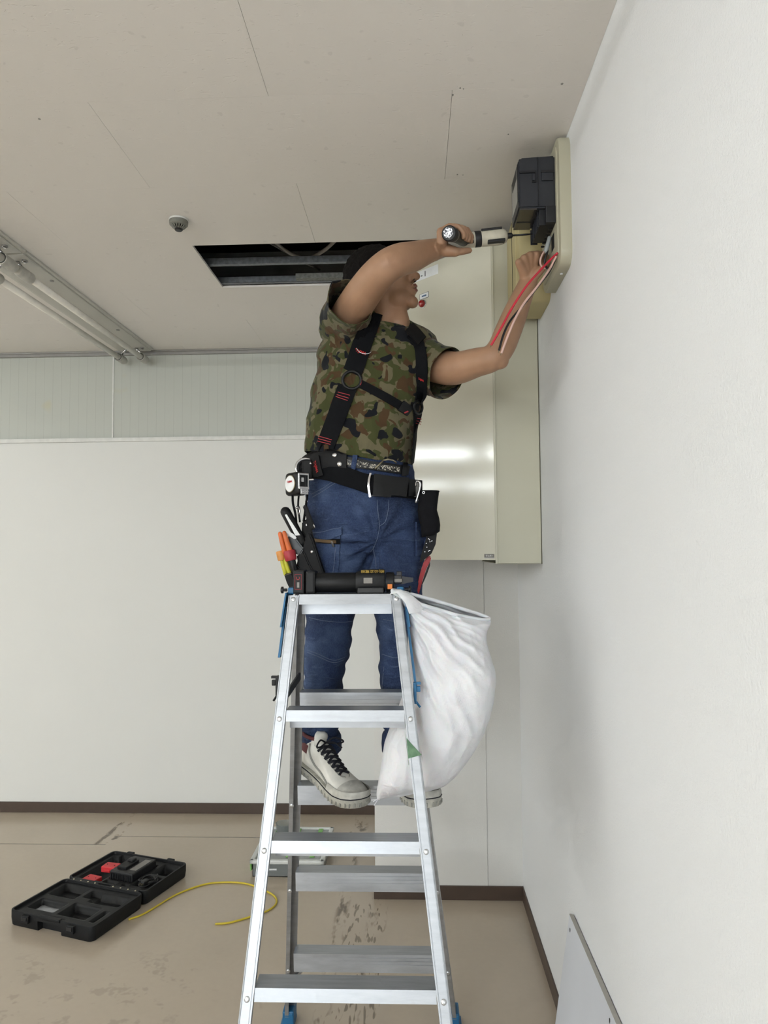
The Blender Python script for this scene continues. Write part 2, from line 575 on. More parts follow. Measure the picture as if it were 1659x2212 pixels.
LX, LY, LYAW, LT, LW0, LDW, LG, LSH = -0.147, 1.922, 0.0051, 0.3071, 0.1315, 0.0940, 0.051, 0.0229
LH = 1.392
def Lp(x, y, z):
    c, s = math.cos(LYAW), math.sin(LYAW)
    return Vector((LX + c * x - s * y - LSH * z, LY + s * x + c * y, z))
def half_w(z):
    return LW0 + LDW * (1.4 - z)
def frame_y(side, z):                # side -1: the frame towards the photographer, +1: the far one
    return side * (LG + LT * (1.4 - z))
ladder = thing('stepladder', 'aluminium stepladder the worker stands on, with a tool on its top step', 'stepladder', Lp(0, 0, 0))
LEAN = math.atan(LT)
def lad_prism(name, side, poly, x0, x1, mat, parent):
    "poly: (y, z) outline in the ladder's own frame, swept from x0 to x1"
    a = [Lp(x0, y, z) for y, z in poly]
    b = [Lp(x1, y, z) for y, z in poly]
    return MB().loft([a, b]).obj(name, mat, parent, auto=30)
RW, RD = 0.0275, 0.050               # rail face and depth
for side in (-1, 1):
    nrm = (side * math.cos(LEAN), math.sin(LEAN))        # outward normal of the frame in (y, z)
    for sx in (-1, 1):
        rings = []
        for z in (LH - 0.002, 0.03):
            y = frame_y(side, z)
            hw = half_w(z) + (0.0 if side < 0 else -0.002)
            xi, xo = sx * (hw - RW / 2), sx * (hw + RW / 2)
            # rail section: front face with two shallow grooves, web, back lip
            sec = [(xi, 0), (xi + sx * 0.003, 0), (xi + sx * 0.0035, -0.0012), (xi + sx * 0.0045, -0.0012), (xi + sx * 0.005, 0),
                   (xo - sx * 0.005, 0), (xo - sx * 0.0045, -0.0012), (xo - sx * 0.0035, -0.0012), (xo - sx * 0.003, 0), (xo, -0.001),
                   (xo, -RD), (xo - sx * 0.012, -RD), (xo - sx * 0.012, -RD + 0.002), (xo - sx * 0.0025, -RD + 0.002),
                   (xo - sx * 0.0025, -0.0145), (xi, -0.0145)]
            ring = []
            for x, d in sec:
                ring.append(Lp(x, y + nrm[0] * d, z + nrm[1] * d))
            rings.append(ring)
        rail = MB().loft(rings).obj('rail', 'aluminium', ladder)
        ks = (0, 1, 2, 3, 4)
        for k in ks:
            z = 1.4 - 0.28 * k - (0.020 if k == 0 else 0.025 if side < 0 else 0.056)
            y = frame_y(side, z)
            hw = half_w(z) - (0 if side < 0 else 0.002)
            c = Lp(sx * hw, y, z)
            ax = Vector((0, nrm[0], nrm[1])) if side < 0 else Vector((0, nrm[0], nrm[1]))
            if side > 0:             # inner face of the far frame carries the rivet the photo shows
                c = Lp(sx * (hw + 0.006), y - nrm[0] * RD, z - nrm[1] * RD); ax = -ax
            MB().lathe([(0.0062, 0), (0.0062, 0.0012), (0.0042, 0.0028), (0.0018, 0.0028), (0.0016, 0.0018), (0.0001, 0.0018)], c, ax, 18).obj('rivet', 'rivet_steel', rail, smooth=False, auto=40)
        # foot
        c = Lp(sx * half_w(0.03), frame_y(side, 0.03) - nrm[0] * RD / 2, 0)
        ft = MB().box(c + V(0, 0, 0.028), (0.036, 0.062, 0.056), None, 0.005).box(c + V(sx * 0.004, 0, 0.006), (0.044, 0.070, 0.012), None, 0.003)
        ft.box(c + V(0, side * 0.0, 0.046), (0.030, 0.066, 0.010), None, 0.002)
        ft.obj('foot', 'blue_plastic', ladder)
    # treads
    for k in range(0, 5):
        zt = (LH if k == 0 else 1.4 - 0.28 * k - 0.006)
        zr = zt
        y = frame_y(side, zt)
        hw = half_w(zt) - RW / 2 + 0.0005
        s = side
        fh = 0.0255
        sl = LT
        D = 0.052
        if k == 0: D = LG + 0.018 - 0.004
        f0 = y - s * 0.003
        poly = [(f0, zt - 0.0), (f0 + s * fh * sl * 0.9, zt - fh), (f0 + s * fh * sl * 0.9 - s * 0.003, zt - fh), (f0 - s * 0.004, zt - 0.004), (f0 - s * (D - 0.003), zt - 0.004), (f0 - s * (D - 0.003), zt - 0.054), (f0 - s * D, zt - 0.054), (f0 - s * D, zt)]
        tr = lad_prism('tread', side, poly, -hw, hw, 'aluminium', ladder)
        # ribs on the standing surface / inner face
        if side > 0 and k > 0:
            rb = MB()
            for zz in (0.010, 0.020, 0.030):
                rb.box(Lp(0, f0 - s * (D + 0.0004), zt - zz), (2 * hw - 0.004, 0.0012, 0.0014))
            rb.obj('tread_ribs', 'aluminium', tr)
# diagonal stays under the lowest far tread
for sx in (-1, 1):
    a = Lp(sx * (half_w(0.28) - 0.065), frame_y(1, 0.26) - 0.03, 0.236)
    b = Lp(sx * (half_w(0.17) - 0.012), frame_y(1, 0.16) - 0.03, 0.170)
    d = (b - a).normalized()
    MB().tube([a, b], 0.006, 4).obj('diagonal_stay', 'aluminium', ladder)
# hinge plates and the blue locking bars on both sides
for sx in (-1, 1):
    x = sx * (half_w(1.37) + RW / 2 + 0.003)
    hp = MB()
    hp.loft([[Lp(x, -0.055, 1.396), Lp(x, 0.055, 1.396), Lp(x + sx * 0.012, 0.075, 1.31), Lp(x + sx * 0.012, -0.075, 1.31)],
             [Lp(x + sx * 0.004, -0.055, 1.396), Lp(x + sx * 0.004, 0.055, 1.396), Lp(x + sx * 0.016, 0.075, 1.31), Lp(x + sx * 0.016, -0.075, 1.31)]])
    h_ = hp.obj('hinge_plate', 'blue_plastic', ladder)
    cc = Lp(x + sx * 0.004, -0.02, 1.402)
    MB().box(Lp(x - sx * 0.008, -0.010, 1.400), (0.018, 0.04, 0.018), None, 0.004).obj('hinge_cap', 'blue_plastic', ladder)
    MB().lathe([(0.004, 0), (0.004, 0.010), (0.009, 0.0105), (0.009, 0.015), (0.006, 0.017)], cc, (sx, 0, 0), 16).obj('hinge_bolt', 'black_steel', h_, auto=40)
    z0, z1 = (1.36, 1.235) if sx < 0 else (1.36, 1.165)
    xa, xb = sx * (half_w(z0) + RW / 2 + 0.007), sx * (half_w(z1) + RW / 2 + 0.008)
    lb = MB()
    yf = lambda z: frame_y(-1, z) + 0.026
    lb.loft([[Lp(xa - sx * 0.003, yf(z0) - 0.011, z0), Lp(xa + sx * 0.003, yf(z0) - 0.011, z0), Lp(xa + sx * 0.003, yf(z0) + 0.011, z0), Lp(xa - sx * 0.003, yf(z0) + 0.011, z0)],
             [Lp(xb - sx * 0.003, yf(z1) - 0.011, z1), Lp(xb + sx * 0.003, yf(z1) - 0.011, z1), Lp(xb + sx * 0.003, yf(z1) + 0.011, z1), Lp(xb - sx * 0.003, yf(z1) + 0.011, z1)]])
    bar_ = lb.obj('lock_bar', 'blue_plastic', ladder)
    zc = 1.165 if sx < 0 else 1.15
    xc = sx * (half_w(zc) + RW / 2 + 0.004)
    lc = MB()
    lc.box(Lp(xc, yf(zc), zc), (0.008, 0.024, 0.052), None, 0.002)
    lc.box(Lp(xc + sx * 0.008, yf(zc) - 0.004, zc + 0.024), (0.014, 0.010, 0.006), None, 0.001)
    lc.box(Lp(xc + sx * 0.009, yf(zc) - 0.004, zc + 0.010), (0.010, 0.010, 0.014), None, 0.002)
    lc.tube([Lp(xc + sx * 0.002, yf(zc), zc - 0.022), Lp(xc + sx * 0.012, yf(zc), zc - 0.036)], 0.003, 6)
    lc.obj('stay_latch', 'blue_plastic' if sx > 0 else 'black_plastic', ladder)
# folded stay strap seen between the frames on the left
MB().box(Lp(-half_w(1.15) + 0.012, -0.02, 1.156), (0.006, 0.19, 0.020), Matrix.Rotation(0.05, 3, 'X'), 0.001).obj('stay_strap', 'black_plastic', ladder)
# caution sticker on the top step
t = NT('caution_sticker')
v = t.coord((1, 1, 1), 'Generated')
sx_ = t.add('ShaderNodeSeparateXYZ'); t.link(v, sx_.inputs[0])
gx, gz = sx_.outputs[0], sx_.outputs[2]
vv = t.coord((38, 1, 7), 'Generated')
glyph = t.math('GREATER_THAN', t.noise(vv, 1.0, 4, 0.7), 0.52)
inz = t.math('MULTIPLY', t.math('GREATER_THAN', gz, 0.22), t.math('LESS_THAN', gz, 0.78))
inx = t.math('MULTIPLY', t.math('GREATER_THAN', gx, 0.03), t.math('LESS_THAN', gx, 0.95))
mask = t.math('MULTIPLY', glyph, t.math('MULTIPLY', inz, inx))
red = t.math('MULTIPLY', t.math('GREATER_THAN', gx, 0.38), t.math('LESS_THAN', gx, 0.62))
yel = t.math('LESS_THAN', gx, 0.12)
ink = t.mix(red, lin(50, 44, 46), lin(176, 50, 60))
basec = t.mix(yel, lin(226, 222, 214), lin(220, 176, 60))
t.set(color=t.mix(mask, basec, ink), rough=0.5)
zs = LH - 0.0115
MB().loft([[Lp(-0.032, frame_y(-1, LH) - 0.0005 + 0.003, LH - 0.005), Lp(0.032, frame_y(-1, LH) - 0.0005 + 0.003, LH - 0.005)], [Lp(-0.032, frame_y(-1, LH) - 0.0005 - 0.0006, LH - 0.018), Lp(0.032, frame_y(-1, LH) - 0.0006 - 0.0005, LH - 0.018)]], cap=False, closed=False).obj('caution_sticker', 'caution_sticker', ladder)
# scrap of green tape stuck round the near right rail
t = NT('green_tape'); v = t.coord((1, 1, 1))
t.set(color=t.ramp(t.noise(v, 60, 3), [(0.3, lin(66, 108, 74)), (0.7, lin(104, 142, 106))]), rough=0.45, trans=0.15)
za = 1.030
def rail_pt(u, w_, z):               # u across the face, w_ out of it
    return Lp(half_w(z) + u, frame_y(-1, z) - w_ * math.cos(LEAN), z + w_ * math.sin(LEAN))
tp = MB()
tp.loft([[rail_pt(-0.0155, 0.0012, za + 0.022), rail_pt(-0.0150, 0.0022, za + 0.022)], [rail_pt(-0.0165, 0.0012, za - 0.022), rail_pt(0.0165, 0.0016, za - 0.014)]], cap=False, closed=False)
tp.loft([[rail_pt(-0.0165, 0.0012, za + 0.038), rail_pt(-0.0165, 0.0012, za - 0.036)], [rail_pt(-0.018, -0.040, za + 0.02), rail_pt(-0.018, -0.040, za - 0.036)]], cap=False, closed=False)
tp.loft([[rail_pt(0.0155, 0.0016, za + 0.004), rail_pt(0.0165, 0.0016, za - 0.018)], [rail_pt(0.0162, -0.046, za + 0.018), rail_pt(0.0162, -0.046, za - 0.03)]], cap=False, closed=False)
tag(tp.obj('green_tape', 'green_tape', org=rail_pt(0, 0.001, za)), 'scrap of green tape wrapped round the near right rail of the stepladder', 'tape')

# ================================================================ tube light fittings on the ceiling
plain('fitting_white', (206, 204, 196), 0.35, var=0.05, scale=4)
plain('tube_glass', (236, 232, 222), 0.25)
plain('socket_grey', (188, 186, 178), 0.4, var=0.15)
plain('chrome', (190, 190, 192), 0.15, 0.95)
def fitting(y0, y1, label):
    f = thing('tube_light', label, 'ceiling light', (-1.625, (y0 + y1) / 2, ZC), 'bare tube lights on the ceiling')
    p = MB().box2((-1.73, y0, ZC - 0.010), (-1.52, y1, ZC), 0.002)
    p.box2((-1.715, y0 + 0.004, ZC - 0.016), (-1.535, y1 - 0.004, ZC - 0.008), 0.003)
    pl = p.obj('base_plate', 'fitting_white', f)
    for yy in (y0 + 0.28, y1 - 0.42):
        MB().lathe([(0.009, 0), (0.009, 0.003), (0.006, 0.004)], (-1.56, yy, ZC - 0.016), (0, 0, -1), 14).obj('plug', 'grey_trim', pl)
    zt = ZC - 0.074
    for x in (-1.690, -1.560):
        for yy, d in ((y0 + 0.070, -1), (y1 - 0.070, 1)):
            s = MB().lathe([(0.021, -0.035), (0.023, -0.033), (0.023, 0.045), (0.019, 0.060), (0.010, 0.066)], (x, yy, zt), (0, d, 0), 24)
            s.lathe([(0.0205, -0.0352), (0.0170, -0.0352), (0.0170, -0.020)], (x, yy, zt), (0, d, 0), 24)
            so = s.obj('lamp_socket', 'socket_grey', f, auto=40)
            MB().tube([(x, yy, zt + 0.015), (x * 0.6 - 1.625 * 0.4, yy, zt + 0.045), (-1.625 + (x + 1.625) * 0.4, yy, ZC - 0.014)], [0.007, 0.006, 0.010], 10).obj('socket_arm', 'chrome', so, smooth=True)
        MB().tube([(x, y0 + 0.085, zt), (x, y1 - 0.085, zt)], 0.0150, 20).obj('tube', 'tube_glass', f, smooth=True)
    for yy in (y0 + 0.07, y1 - 0.07):
        MB().lathe([(0.012, 0), (0.012, 0.006), (0.005, 0.010)], (-1.56, yy - 0.01, ZC - 0.016), (0, 0, -1), 14).obj('wing_nut', 'chrome', f)
    return f
fitting(2.742, 4.145, 'unlit twin tube light on the ceiling reaching the back wall')
fitting(1.340, 2.738, 'unlit twin tube light nearer the photographer, mostly cut off at the left edge')

# the lit rows outside the frame: the same bare tubes, switched on
t = NT('tube_lit'); t.set(color=(0.9, 0.9, 0.9, 1))
t.b.inputs['Emission Color'].default_value = TUBE_COLOR
t.b.inputs['Emission Strength'].default_value = TUBE_STRENGTH
def lit_row(x, ys, label):
    row = thing('tube_light_row', label, 'ceiling light', (x, sum(ys) / len(ys) + 0.7, ZC))
    for y0 in ys:
        MB().box2((x - 0.105, y0, ZC - 0.018), (x + 0.105, y0 + 1.39, ZC - 0.0015), 0.003).obj('base_plate', 'fitting_white', row)
        tb2 = MB()
        for dx in (-0.065, 0.065):
            tb2.tube([(x + dx, y0 + 0.085, ZC - 0.074), (x + dx, y0 + 1.305, ZC - 0.074)], 0.016, 8)
        tb2.obj('tube_pair', 'tube_lit', row, smooth=True)
lit_row(-1.625, (-5.66, -4.26, -2.86, -1.46), 'row of lit tube lights behind the photographer, outside the picture')
lit_row(-5.6, (-4.9, -3.5, -2.1, -0.7, 0.7, 2.1), 'row of lit tube lights to the left, outside the picture')
lit_row(-9.8, (-4.9, -3.5, -2.1, -0.7, 0.7, 2.1), 'farther row of lit tube lights to the left, mirrored in the cabinet door')

# ================================================================ heat detector
plain('detector_grey', (120, 120, 112), 0.5)
plain('detector_black', (26, 26, 24), 0.4)
D0 = V(-0.835, 2.515, ZC)
dt = thing('heat_detector', 'small grey dome-shaped fire detector on the ceiling', 'fire detector', D0)
MB().lathe([(0.0, 0), (0.034, 0), (0.035, 0.002), (0.034, 0.006), (0.028, 0.007)], D0, (0, 0, -1), 36).obj('ceiling_base', 'white_trim', dt, auto=40)
MB().lathe([(0.026, 0.004), (0.0325, 0.005), (0.0335, 0.009), (0.0325, 0.020), (0.029, 0.023), (0.027, 0.024)], D0, (0, 0, -1), 36).obj('body', 'detector_grey', dt, auto=40)
for k in range(16):
    a = 2 * PI * k / 16
    d = V(math.cos(a), math.sin(a), 0)
    MB().tube([D0 + d * 0.027 + V(0, 0, -0.0215), D0 + d * 0.021 + V(0, 0, -0.029), D0 + d * 0.012 + V(0, 0, -0.0345)], [0.0026, 0.0024, 0.002], 6).obj('cage_rib', 'detector_grey', dt)
MB().lathe([(0.0, 0.020), (0.024, 0.020), (0.010, 0.0325), (0.0, 0.034)], D0, (0, 0, -1), 24).obj('sensor_core', 'detector_black', dt)
MB().lathe([(0.010, 0.031), (0.0142, 0.035), (0.0142, 0.0385), (0.012, 0.041), (0.0, 0.042)], D0, (0, 0, -1), 24).obj('sensor_cap', 'detector_black', dt, auto=40)

# ================================================================ distribution cabinet with its door standing open
t = NT('cabinet_enamel'); v = t.coord((1, 1, 1))
t.set(color=t.ramp(t.noise(v, 3, 3), [(0.3, lin(214, 211, 193)), (0.7, lin(219, 216, 199))]), rough=0.10, spec=0.65)
t.bump(t.noise(v, 60, 1), 0.05, 0.0008)
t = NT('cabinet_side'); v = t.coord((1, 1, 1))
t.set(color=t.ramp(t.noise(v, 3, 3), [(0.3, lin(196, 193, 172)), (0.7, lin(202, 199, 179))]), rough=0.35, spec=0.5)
CX, CY0, CZ0, CZ1 = 0.301, 2.587, 1.452, 2.655
cab = thing('distribution_cabinet', 'cream metal electrical cabinet in the corner with its door ajar', 'electrical cabinet', (0.38, 2.89, CZ0))
cb = MB()
th = 0.002
cb.box2((CX, CY0, CZ0), (XR - 0.001, CY0 + 0.004, CZ1), 0.0008)              # the side towards us
cb.box2((CX, YW - 0.006, CZ0), (XR - 0.001, YW - 0.002, CZ1))
cb.box2((CX, CY0, CZ0), (XR - 0.001, YW - 0.002, CZ0 + th)); cb.box2((CX, CY0, CZ1 - th), (XR - 0.001, YW - 0.002, CZ1))
cb.box2((XR - 0.004, CY0, CZ0), (XR - 0.001, YW - 0.002, CZ1))
cb.box2((CX, CY0 + 0.002, CZ0), (CX + 0.002, CY0 + 0.030, CZ1)); cb.box2((CX, YW - 0.032, CZ0), (CX + 0.002, YW - 0.004, CZ1))
cb.obj('body', 'cabinet_side', cab)
MB().box2((XR - 0.030, CY0 + 0.06, CZ0 + 0.08), (XR - 0.006, YW - 0.06, CZ1 - 0.06)).obj('mounting_plate', 'grey_trim', cab)
# door leaf: hinged on the near edge, swung out 45 degrees
ang = math.radians(45)
DD = V(-math.sin(ang), math.cos(ang), 0)       # along the leaf, away from the hinge
DN = V(-math.cos(ang), -math.sin(ang), 0)      # its outer face
HP = V(CX - 0.003, CY0 + 0.004, 0)
DW, DZ0, DZ1 = 0.606, 1.466, 2.637
def door_pt(u, n, z):
    return HP + DD * u + DN * n + V(0, 0, z)
def door_box(mb, u0, u1, n0, n1, z0, z1):
    mb.loft([[door_pt(u0, n0, z0), door_pt(u1, n0, z0), door_pt(u1, n1, z0), door_pt(u0, n1, z0)], [door_pt(u0, n0, z1), door_pt(u1, n0, z1), door_pt(u1, n1, z1), door_pt(u0, n1, z1)]])
    return mb
dm = MB()
door_box(dm, 0.0, DW, 0.0, 0.0016, DZ0, DZ1)
door_box(dm, 0.0, 0.0016, -0.020, 0.0, DZ0, DZ1); door_box(dm, DW - 0.0016, DW, -0.020, 0.0, DZ0, DZ1)
door_box(dm, 0.0, DW, -0.020, 0.0, DZ0, DZ0 + 0.0016); door_box(dm, 0.0, DW, -0.020, 0.0, DZ1 - 0.0016, DZ1)
door = dm.obj('door', 'cabinet_enamel', cab)
hm = MB()
hm.tube([(CX - 0.004, CY0 + 0.001, CZ0 + 0.004), (CX - 0.004, CY0 + 0.001, DZ1)], 0.0045, 12)
hm.box2((CX - 0.010, CY0 - 0.0015, CZ0 + 0.001), (CX + 0.001, CY0 + 0.001, CZ1 - 0.002))
hm.obj('hinge_stile', 'cabinet_side', cab)
def text_mesh(body, size, extrude=0.0002):
    cu = bpy.data.curves.new('txt', 'FONT')
    cu.body = body
    cu.size = size
    cu.extrude = extrude
    cu.offset = size * 0.02
    cu.align_x, cu.align_y = 'CENTER', 'CENTER'
    cu.resolution_u = 4
    o = bpy.data.objects.new('txt', cu)
    col.objects.link(o)
    dg = bpy.context.evaluated_depsgraph_get(); dg.update()
    me = bpy.data.meshes.new_from_object(o.evaluated_get(dg))
    bpy.data.objects.remove(o)
    return me
def text_on(name, body, size, origin, xdir, ydir, mat, parent, lift=0.0008, stretch=1.0):
    me = text_mesh(body, size)
    x = Vector(xdir).normalized(); y = Vector(ydir).normalized(); n = x.cross(y)
    M_ = Matrix(((x[0] * stretch, y[0], n[0], origin[0] + n[0] * lift), (x[1] * stretch, y[1], n[1], origin[1] + n[1] * lift), (x[2] * stretch, y[2], n[2], origin[2] + n[2] * lift), (0, 0, 0, 1)))
    me.transform(M_)
    return link_mesh(name, me, mat, parent)
plain('ink_black', (28, 28, 30), 0.6)
plain('ink_red', (190, 40, 42), 0.6)
plain('label_white', (232, 234, 234), 0.5)
plain('label_grey', (120, 116, 110), 0.4)
UP = V(0, 0, 1)
lb = door_box(MB(), 0.268, 0.43, 0.0017, 0.0024, 2.584, 2.622).obj('name_label', 'label_white', door)
text_on('lettering', 'L - 1', 0.030, door_pt(0.357, 0.0026, 2.602), -DD, UP, 'ink_black', lb, 0.0003, 0.92)
l2 = MB(); door_box(l2, 0.320, 0.371, 0.0017, 0.0020, 2.5045, 2.5275)
l2 = l2.obj('lamp_label', 'ink_black', door)
door_box(MB(), 0.322, 0.369, 0.0020, 0.0024, 2.506, 2.526).obj('label_face', 'label_white', l2)
door_box(MB(), 0.333, 0.358, 0.0024, 0.0026, 2.513, 2.519).obj('label_print', plain('ink_blue', (70, 96, 130), 0.6), l2)
lc = door_pt(0.352, 0.0016, 2.484)
lamp = MB().lathe([(0.0165, 0), (0.0165, 0.003), (0.0145, 0.004)], lc, DN, 28).obj('lamp_bezel', 'chrome', door, auto=40)
t = NT('red_lens'); t.set(color=lin(150, 18, 22), rough=0.25, coat=0.6)
MB().lathe([(0.0145, 0.002), (0.0145, 0.009), (0.0125, 0.015), (0.008, 0.0185), (0.0, 0.020)], lc, DN, 28).obj('lamp_lens', 'red_lens', lamp, smooth=True)
mk = door_box(MB(), 0.012, 0.058, 0.0017, 0.0022, DZ0 + 0.006, DZ0 + 0.022).obj('maker_plate', 'label_grey', door)
text_on('maker_lettering', 'テンパー', 0.0085, door_pt(0.034, 0.0022, DZ0 + 0.0145), -DD, UP, 'label_white', mk, 0.0003)
door_box(MB(), 0.012, 0.058, 0.0022, 0.0024, DZ0 + 0.007, DZ0 + 0.0085).obj('maker_line', 'label_white', mk)

# ================================================================ meter boards on the right wall
def rounded_board(lo, hi, rad, face_bev, mat, name, parent, axis_x=True):
    "board on the right wall: y/z outline with rounded corners, thickness along x, face edge softened"
    y0, y1, z0, z1 = lo[1], hi[1], lo[2], hi[2]
    def outline(inset):
        pts = []
        rr = max(rad - inset, 0.001)
        for cy, cz, a0 in ((y1 - rad, z1 - rad, 0), (y0 + rad, z1 - rad, 90), (y0 + rad, z0 + rad, 180), (y1 - rad, z0 + rad, 270)):
            for k in range(9):
                a = math.radians(a0 + 90 * k / 8)
                pts.append((cy + rr * math.cos(a), cz + rr * math.sin(a)))
        return pts
    rings = []
    for x, ins in ((hi[0], 0), (lo[0] + face_bev, 0), (lo[0] + face_bev * 0.3, face_bev * 0.35), (lo[0], face_bev)):
        rings.append([V(x, y, z) for y, z in outline(ins)])
    return MB().loft(rings).obj(name, mat, parent, auto=35)
t = NT('board_beige'); v = t.coord((1, 1, 1))
t.set(color=t.ramp(t.noise(v, 6, 3), [(0.3, lin(176, 172, 150)), (0.7, lin(182, 178, 157))]), rough=0.42)
t = NT('board_yellowed'); v = t.coord((1, 1, 1))
t.set(color=t.ramp(t.noise(v, 4, 3), [(0.3, lin(188, 175, 128)), (0.7, lin(196, 184, 140))]), rough=0.5)
plain('hole_dark', (12, 12, 12), 0.9)
FX = 0.424                                       # face of the beige board
mb_ = thing('meter_board', 'beige plastic meter mounting board high on the right wall under the ceiling', 'meter board', (XR, 2.16, 2.31))
rounded_board((FX, 2.018, 2.312), (XR, 2.300, 2.694), 0.045, 0.006, 'board_beige', 'panel', mb_)
rounded_board((FX - 0.004, 2.040, 2.335), (FX + 0.001, 2.280, 2.672), 0.03, 0.003, 'board_beige', 'raised_face', mb_)
MB().lathe([(0.0045, 0), (0.0045, 0.003), (0.002, 0.004)], (FX + 0.018, 2.10, 2.3125), (0, 0, -1), 12).obj('knock_out', 'label_white', mb_)
MB().lathe([(0.003, 0), (0.003, 0.0015)], (XR - 0.010, 2.035, 2.330), (0, -1, -0.6), 10).obj('screw_hole', 'hole_dark', mb_)
MB().box2((FX - 0.0045, 2.085, 2.385), (FX - 0.0035, 2.125, 2.43)).obj('cable_slot', 'hole_dark', mb_)
yb = thing('meter_board', 'yellowed older meter board beyond the beige one, next to the cabinet', 'meter board', (XR, 2.45, 2.29))
rounded_board((0.352, 2.335, 2.318), (XR, 2.570, 2.640), 0.04, 0.014, 'board_yellowed', 'panel', yb)
rounded_board((0.345, 2.355, 2.340), (0.353, 2.550, 2.620), 0.03, 0.004, 'board_yellowed', 'cover', yb)
MB().box2((0.344, 2.42, 2.345), (0.346, 2.424, 2.615)).obj('cover_joint', 'hole_dark', yb)

# the electricity meter being wired
plain('meter_dark', (38, 40, 46), 0.42, var=0.1, bump=0.08, bscale=700)
plain('meter_seam', (18, 19, 24), 0.5)
plain('meter_face', (150, 150, 146), 0.3)
t = NT('meter_clear'); t.set(color=lin(62, 58, 54), rough=0.12, spec=0.6)
MY0, MY1, MX0, MZ0, MZ1 = 2.050, 2.195, 0.314, 2.490, 2.644
mt = thing('electricity_meter', 'dark grey electricity meter on the beige board at the end of the driver bit', 'electricity meter', (FX, 2.12, MZ0))
body = MB()
prof = [(MX0, MZ0), (FX - 0.004, MZ0), (FX - 0.004, MZ1), (MX0 + 0.008, MZ1 - 0.004), (MX0, MZ1 - 0.012)]
body.loft([[V(x, MY0 + 0.004, z) for x, z in prof], [V(x, MY1, z) for x, z in prof]])
bmesh.ops.bevel(body.bm, geom=[e for e in body.bm.edges], offset=0.004, segments=2, affect='EDGES')
bo = body.obj('case', 'meter_dark', mt, auto=40)
MXm = (MX0 + FX) / 2 + 0.002
sd = MB()
sd.box2((MX0 + 0.004, MY0 - 0.0005, MZ0 + 0.102), (MXm - 0.006, MY0 + 0.004, MZ0 + 0.108)); sd.box2((MXm + 0.008, MY0 - 0.0005, MZ0 + 0.102), (FX - 0.008, MY0 + 0.004, MZ0 + 0.109))
sd.box2((MXm - 0.008, MY0 - 0.0004, MZ0 + 0.076), (MXm - 0.006, MY0 + 0.004, MZ0 + 0.104)); sd.box2((MXm - 0.018, MY0 - 0.0004, MZ0 + 0.074), (MXm - 0.006, MY0 + 0.004, MZ0 + 0.077))
sd.box2((MXm - 0.0008, MY0 - 0.0003, MZ0 + 0.006), (MXm + 0.0008, MY0 + 0.005, MZ1 - 0.006))
sd.obj('side_recess', 'meter_seam', bo)
MB().box2((MXm - 0.017, MY0 - 0.0015, MZ0 + 0.079), (MXm - 0.009, MY0 + 0.005, MZ0 + 0.099), 0.001).obj('side_clip', 'meter_dark', bo)
MB().box2((MXm + 0.010, MY0 - 0.0010, MZ0 + 0.078), (FX - 0.010, MY0 + 0.005, MZ0 + 0.101), 0.001).obj('side_clip', 'meter_dark', bo)
wf_ = MB().loft([[V(MX0 - 0.001, MY0 + 0.018, MZ0 + 0.03), V(MX0 - 0.001, MY1 - 0.018, MZ0 + 0.03), V(MX0 - 0.001, MY1 - 0.018, MZ1 - 0.03), V(MX0 - 0.001, MY0 + 0.018, MZ1 - 0.03)],
                 [V(MX0 + 0.004, MY0 + 0.012, MZ0 + 0.024), V(MX0 + 0.004, MY1 - 0.012, MZ0 + 0.024), V(MX0 + 0.004, MY1 - 0.012, MZ1 - 0.024), V(MX0 + 0.004, MY0 + 0.012, MZ1 - 0.024)]])
wfo = wf_.obj('display_window', 'meter_face', mt)
MB().box2((MX0 - 0.0016, MY0 + 0.03, MZ0 + 0.10), (MX0 - 0.0008, MY1 - 0.03, MZ0 + 0.125)).obj('display', 'meter_seam', wfo)
MB().box2((MX0 - 0.0016, MY0 + 0.012, MZ0 + 0.022), (MX0, MY0 + 0.016, MZ1 - 0.02)).obj('window_rim', 'meter_seam', wfo)
uc = MB()
uc.box2((MX0 + 0.003, MY0 + 0.008, MZ0 - 0.004), (MXm - 0.004, MY1 - 0.004, MZ0 + 0.002), 0.001)
uc.obj('bottom_cover', 'meter_clear', mt)
MB().box2((MX0 + 0.006, MY0 + 0.085, MZ0 - 0.0048), (MXm - 0.008, MY0 + 0.092, MZ0 - 0.0035)).obj('cover_step', 'meter_seam', mt)
tm = MB()
tm.box2((MXm + 0.020, MY0 + 0.002, MZ0 - 0.045), (FX - 0.004, MY0 + 0.020, MZ0 + 0.004), 0.002)
tm.box2((MXm + 0.004, MY0 + 0.020, MZ0 - 0.045), (FX - 0.004, MY1, MZ0 + 0.004), 0.002)
tb_ = tm.obj('terminal_block', 'meter_seam', mt)
for k in range(6):
    yy = MY0 + 0.032 + k * 0.025
    MB().box2((MXm + 0.001, yy, MZ0 - 0.044), (MXm + 0.022, yy + 0.003, MZ0 + 0.002)).obj('terminal_barrier', 'meter_dark', tb_)
    MB().lathe([(0.006, 0), (0.006, 0.002), (0.004, 0.003)], (MXm + 0.040, yy + 0.013, MZ0 - 0.045), (0, 0, -1), 10).obj('terminal', 'black_steel', tb_)

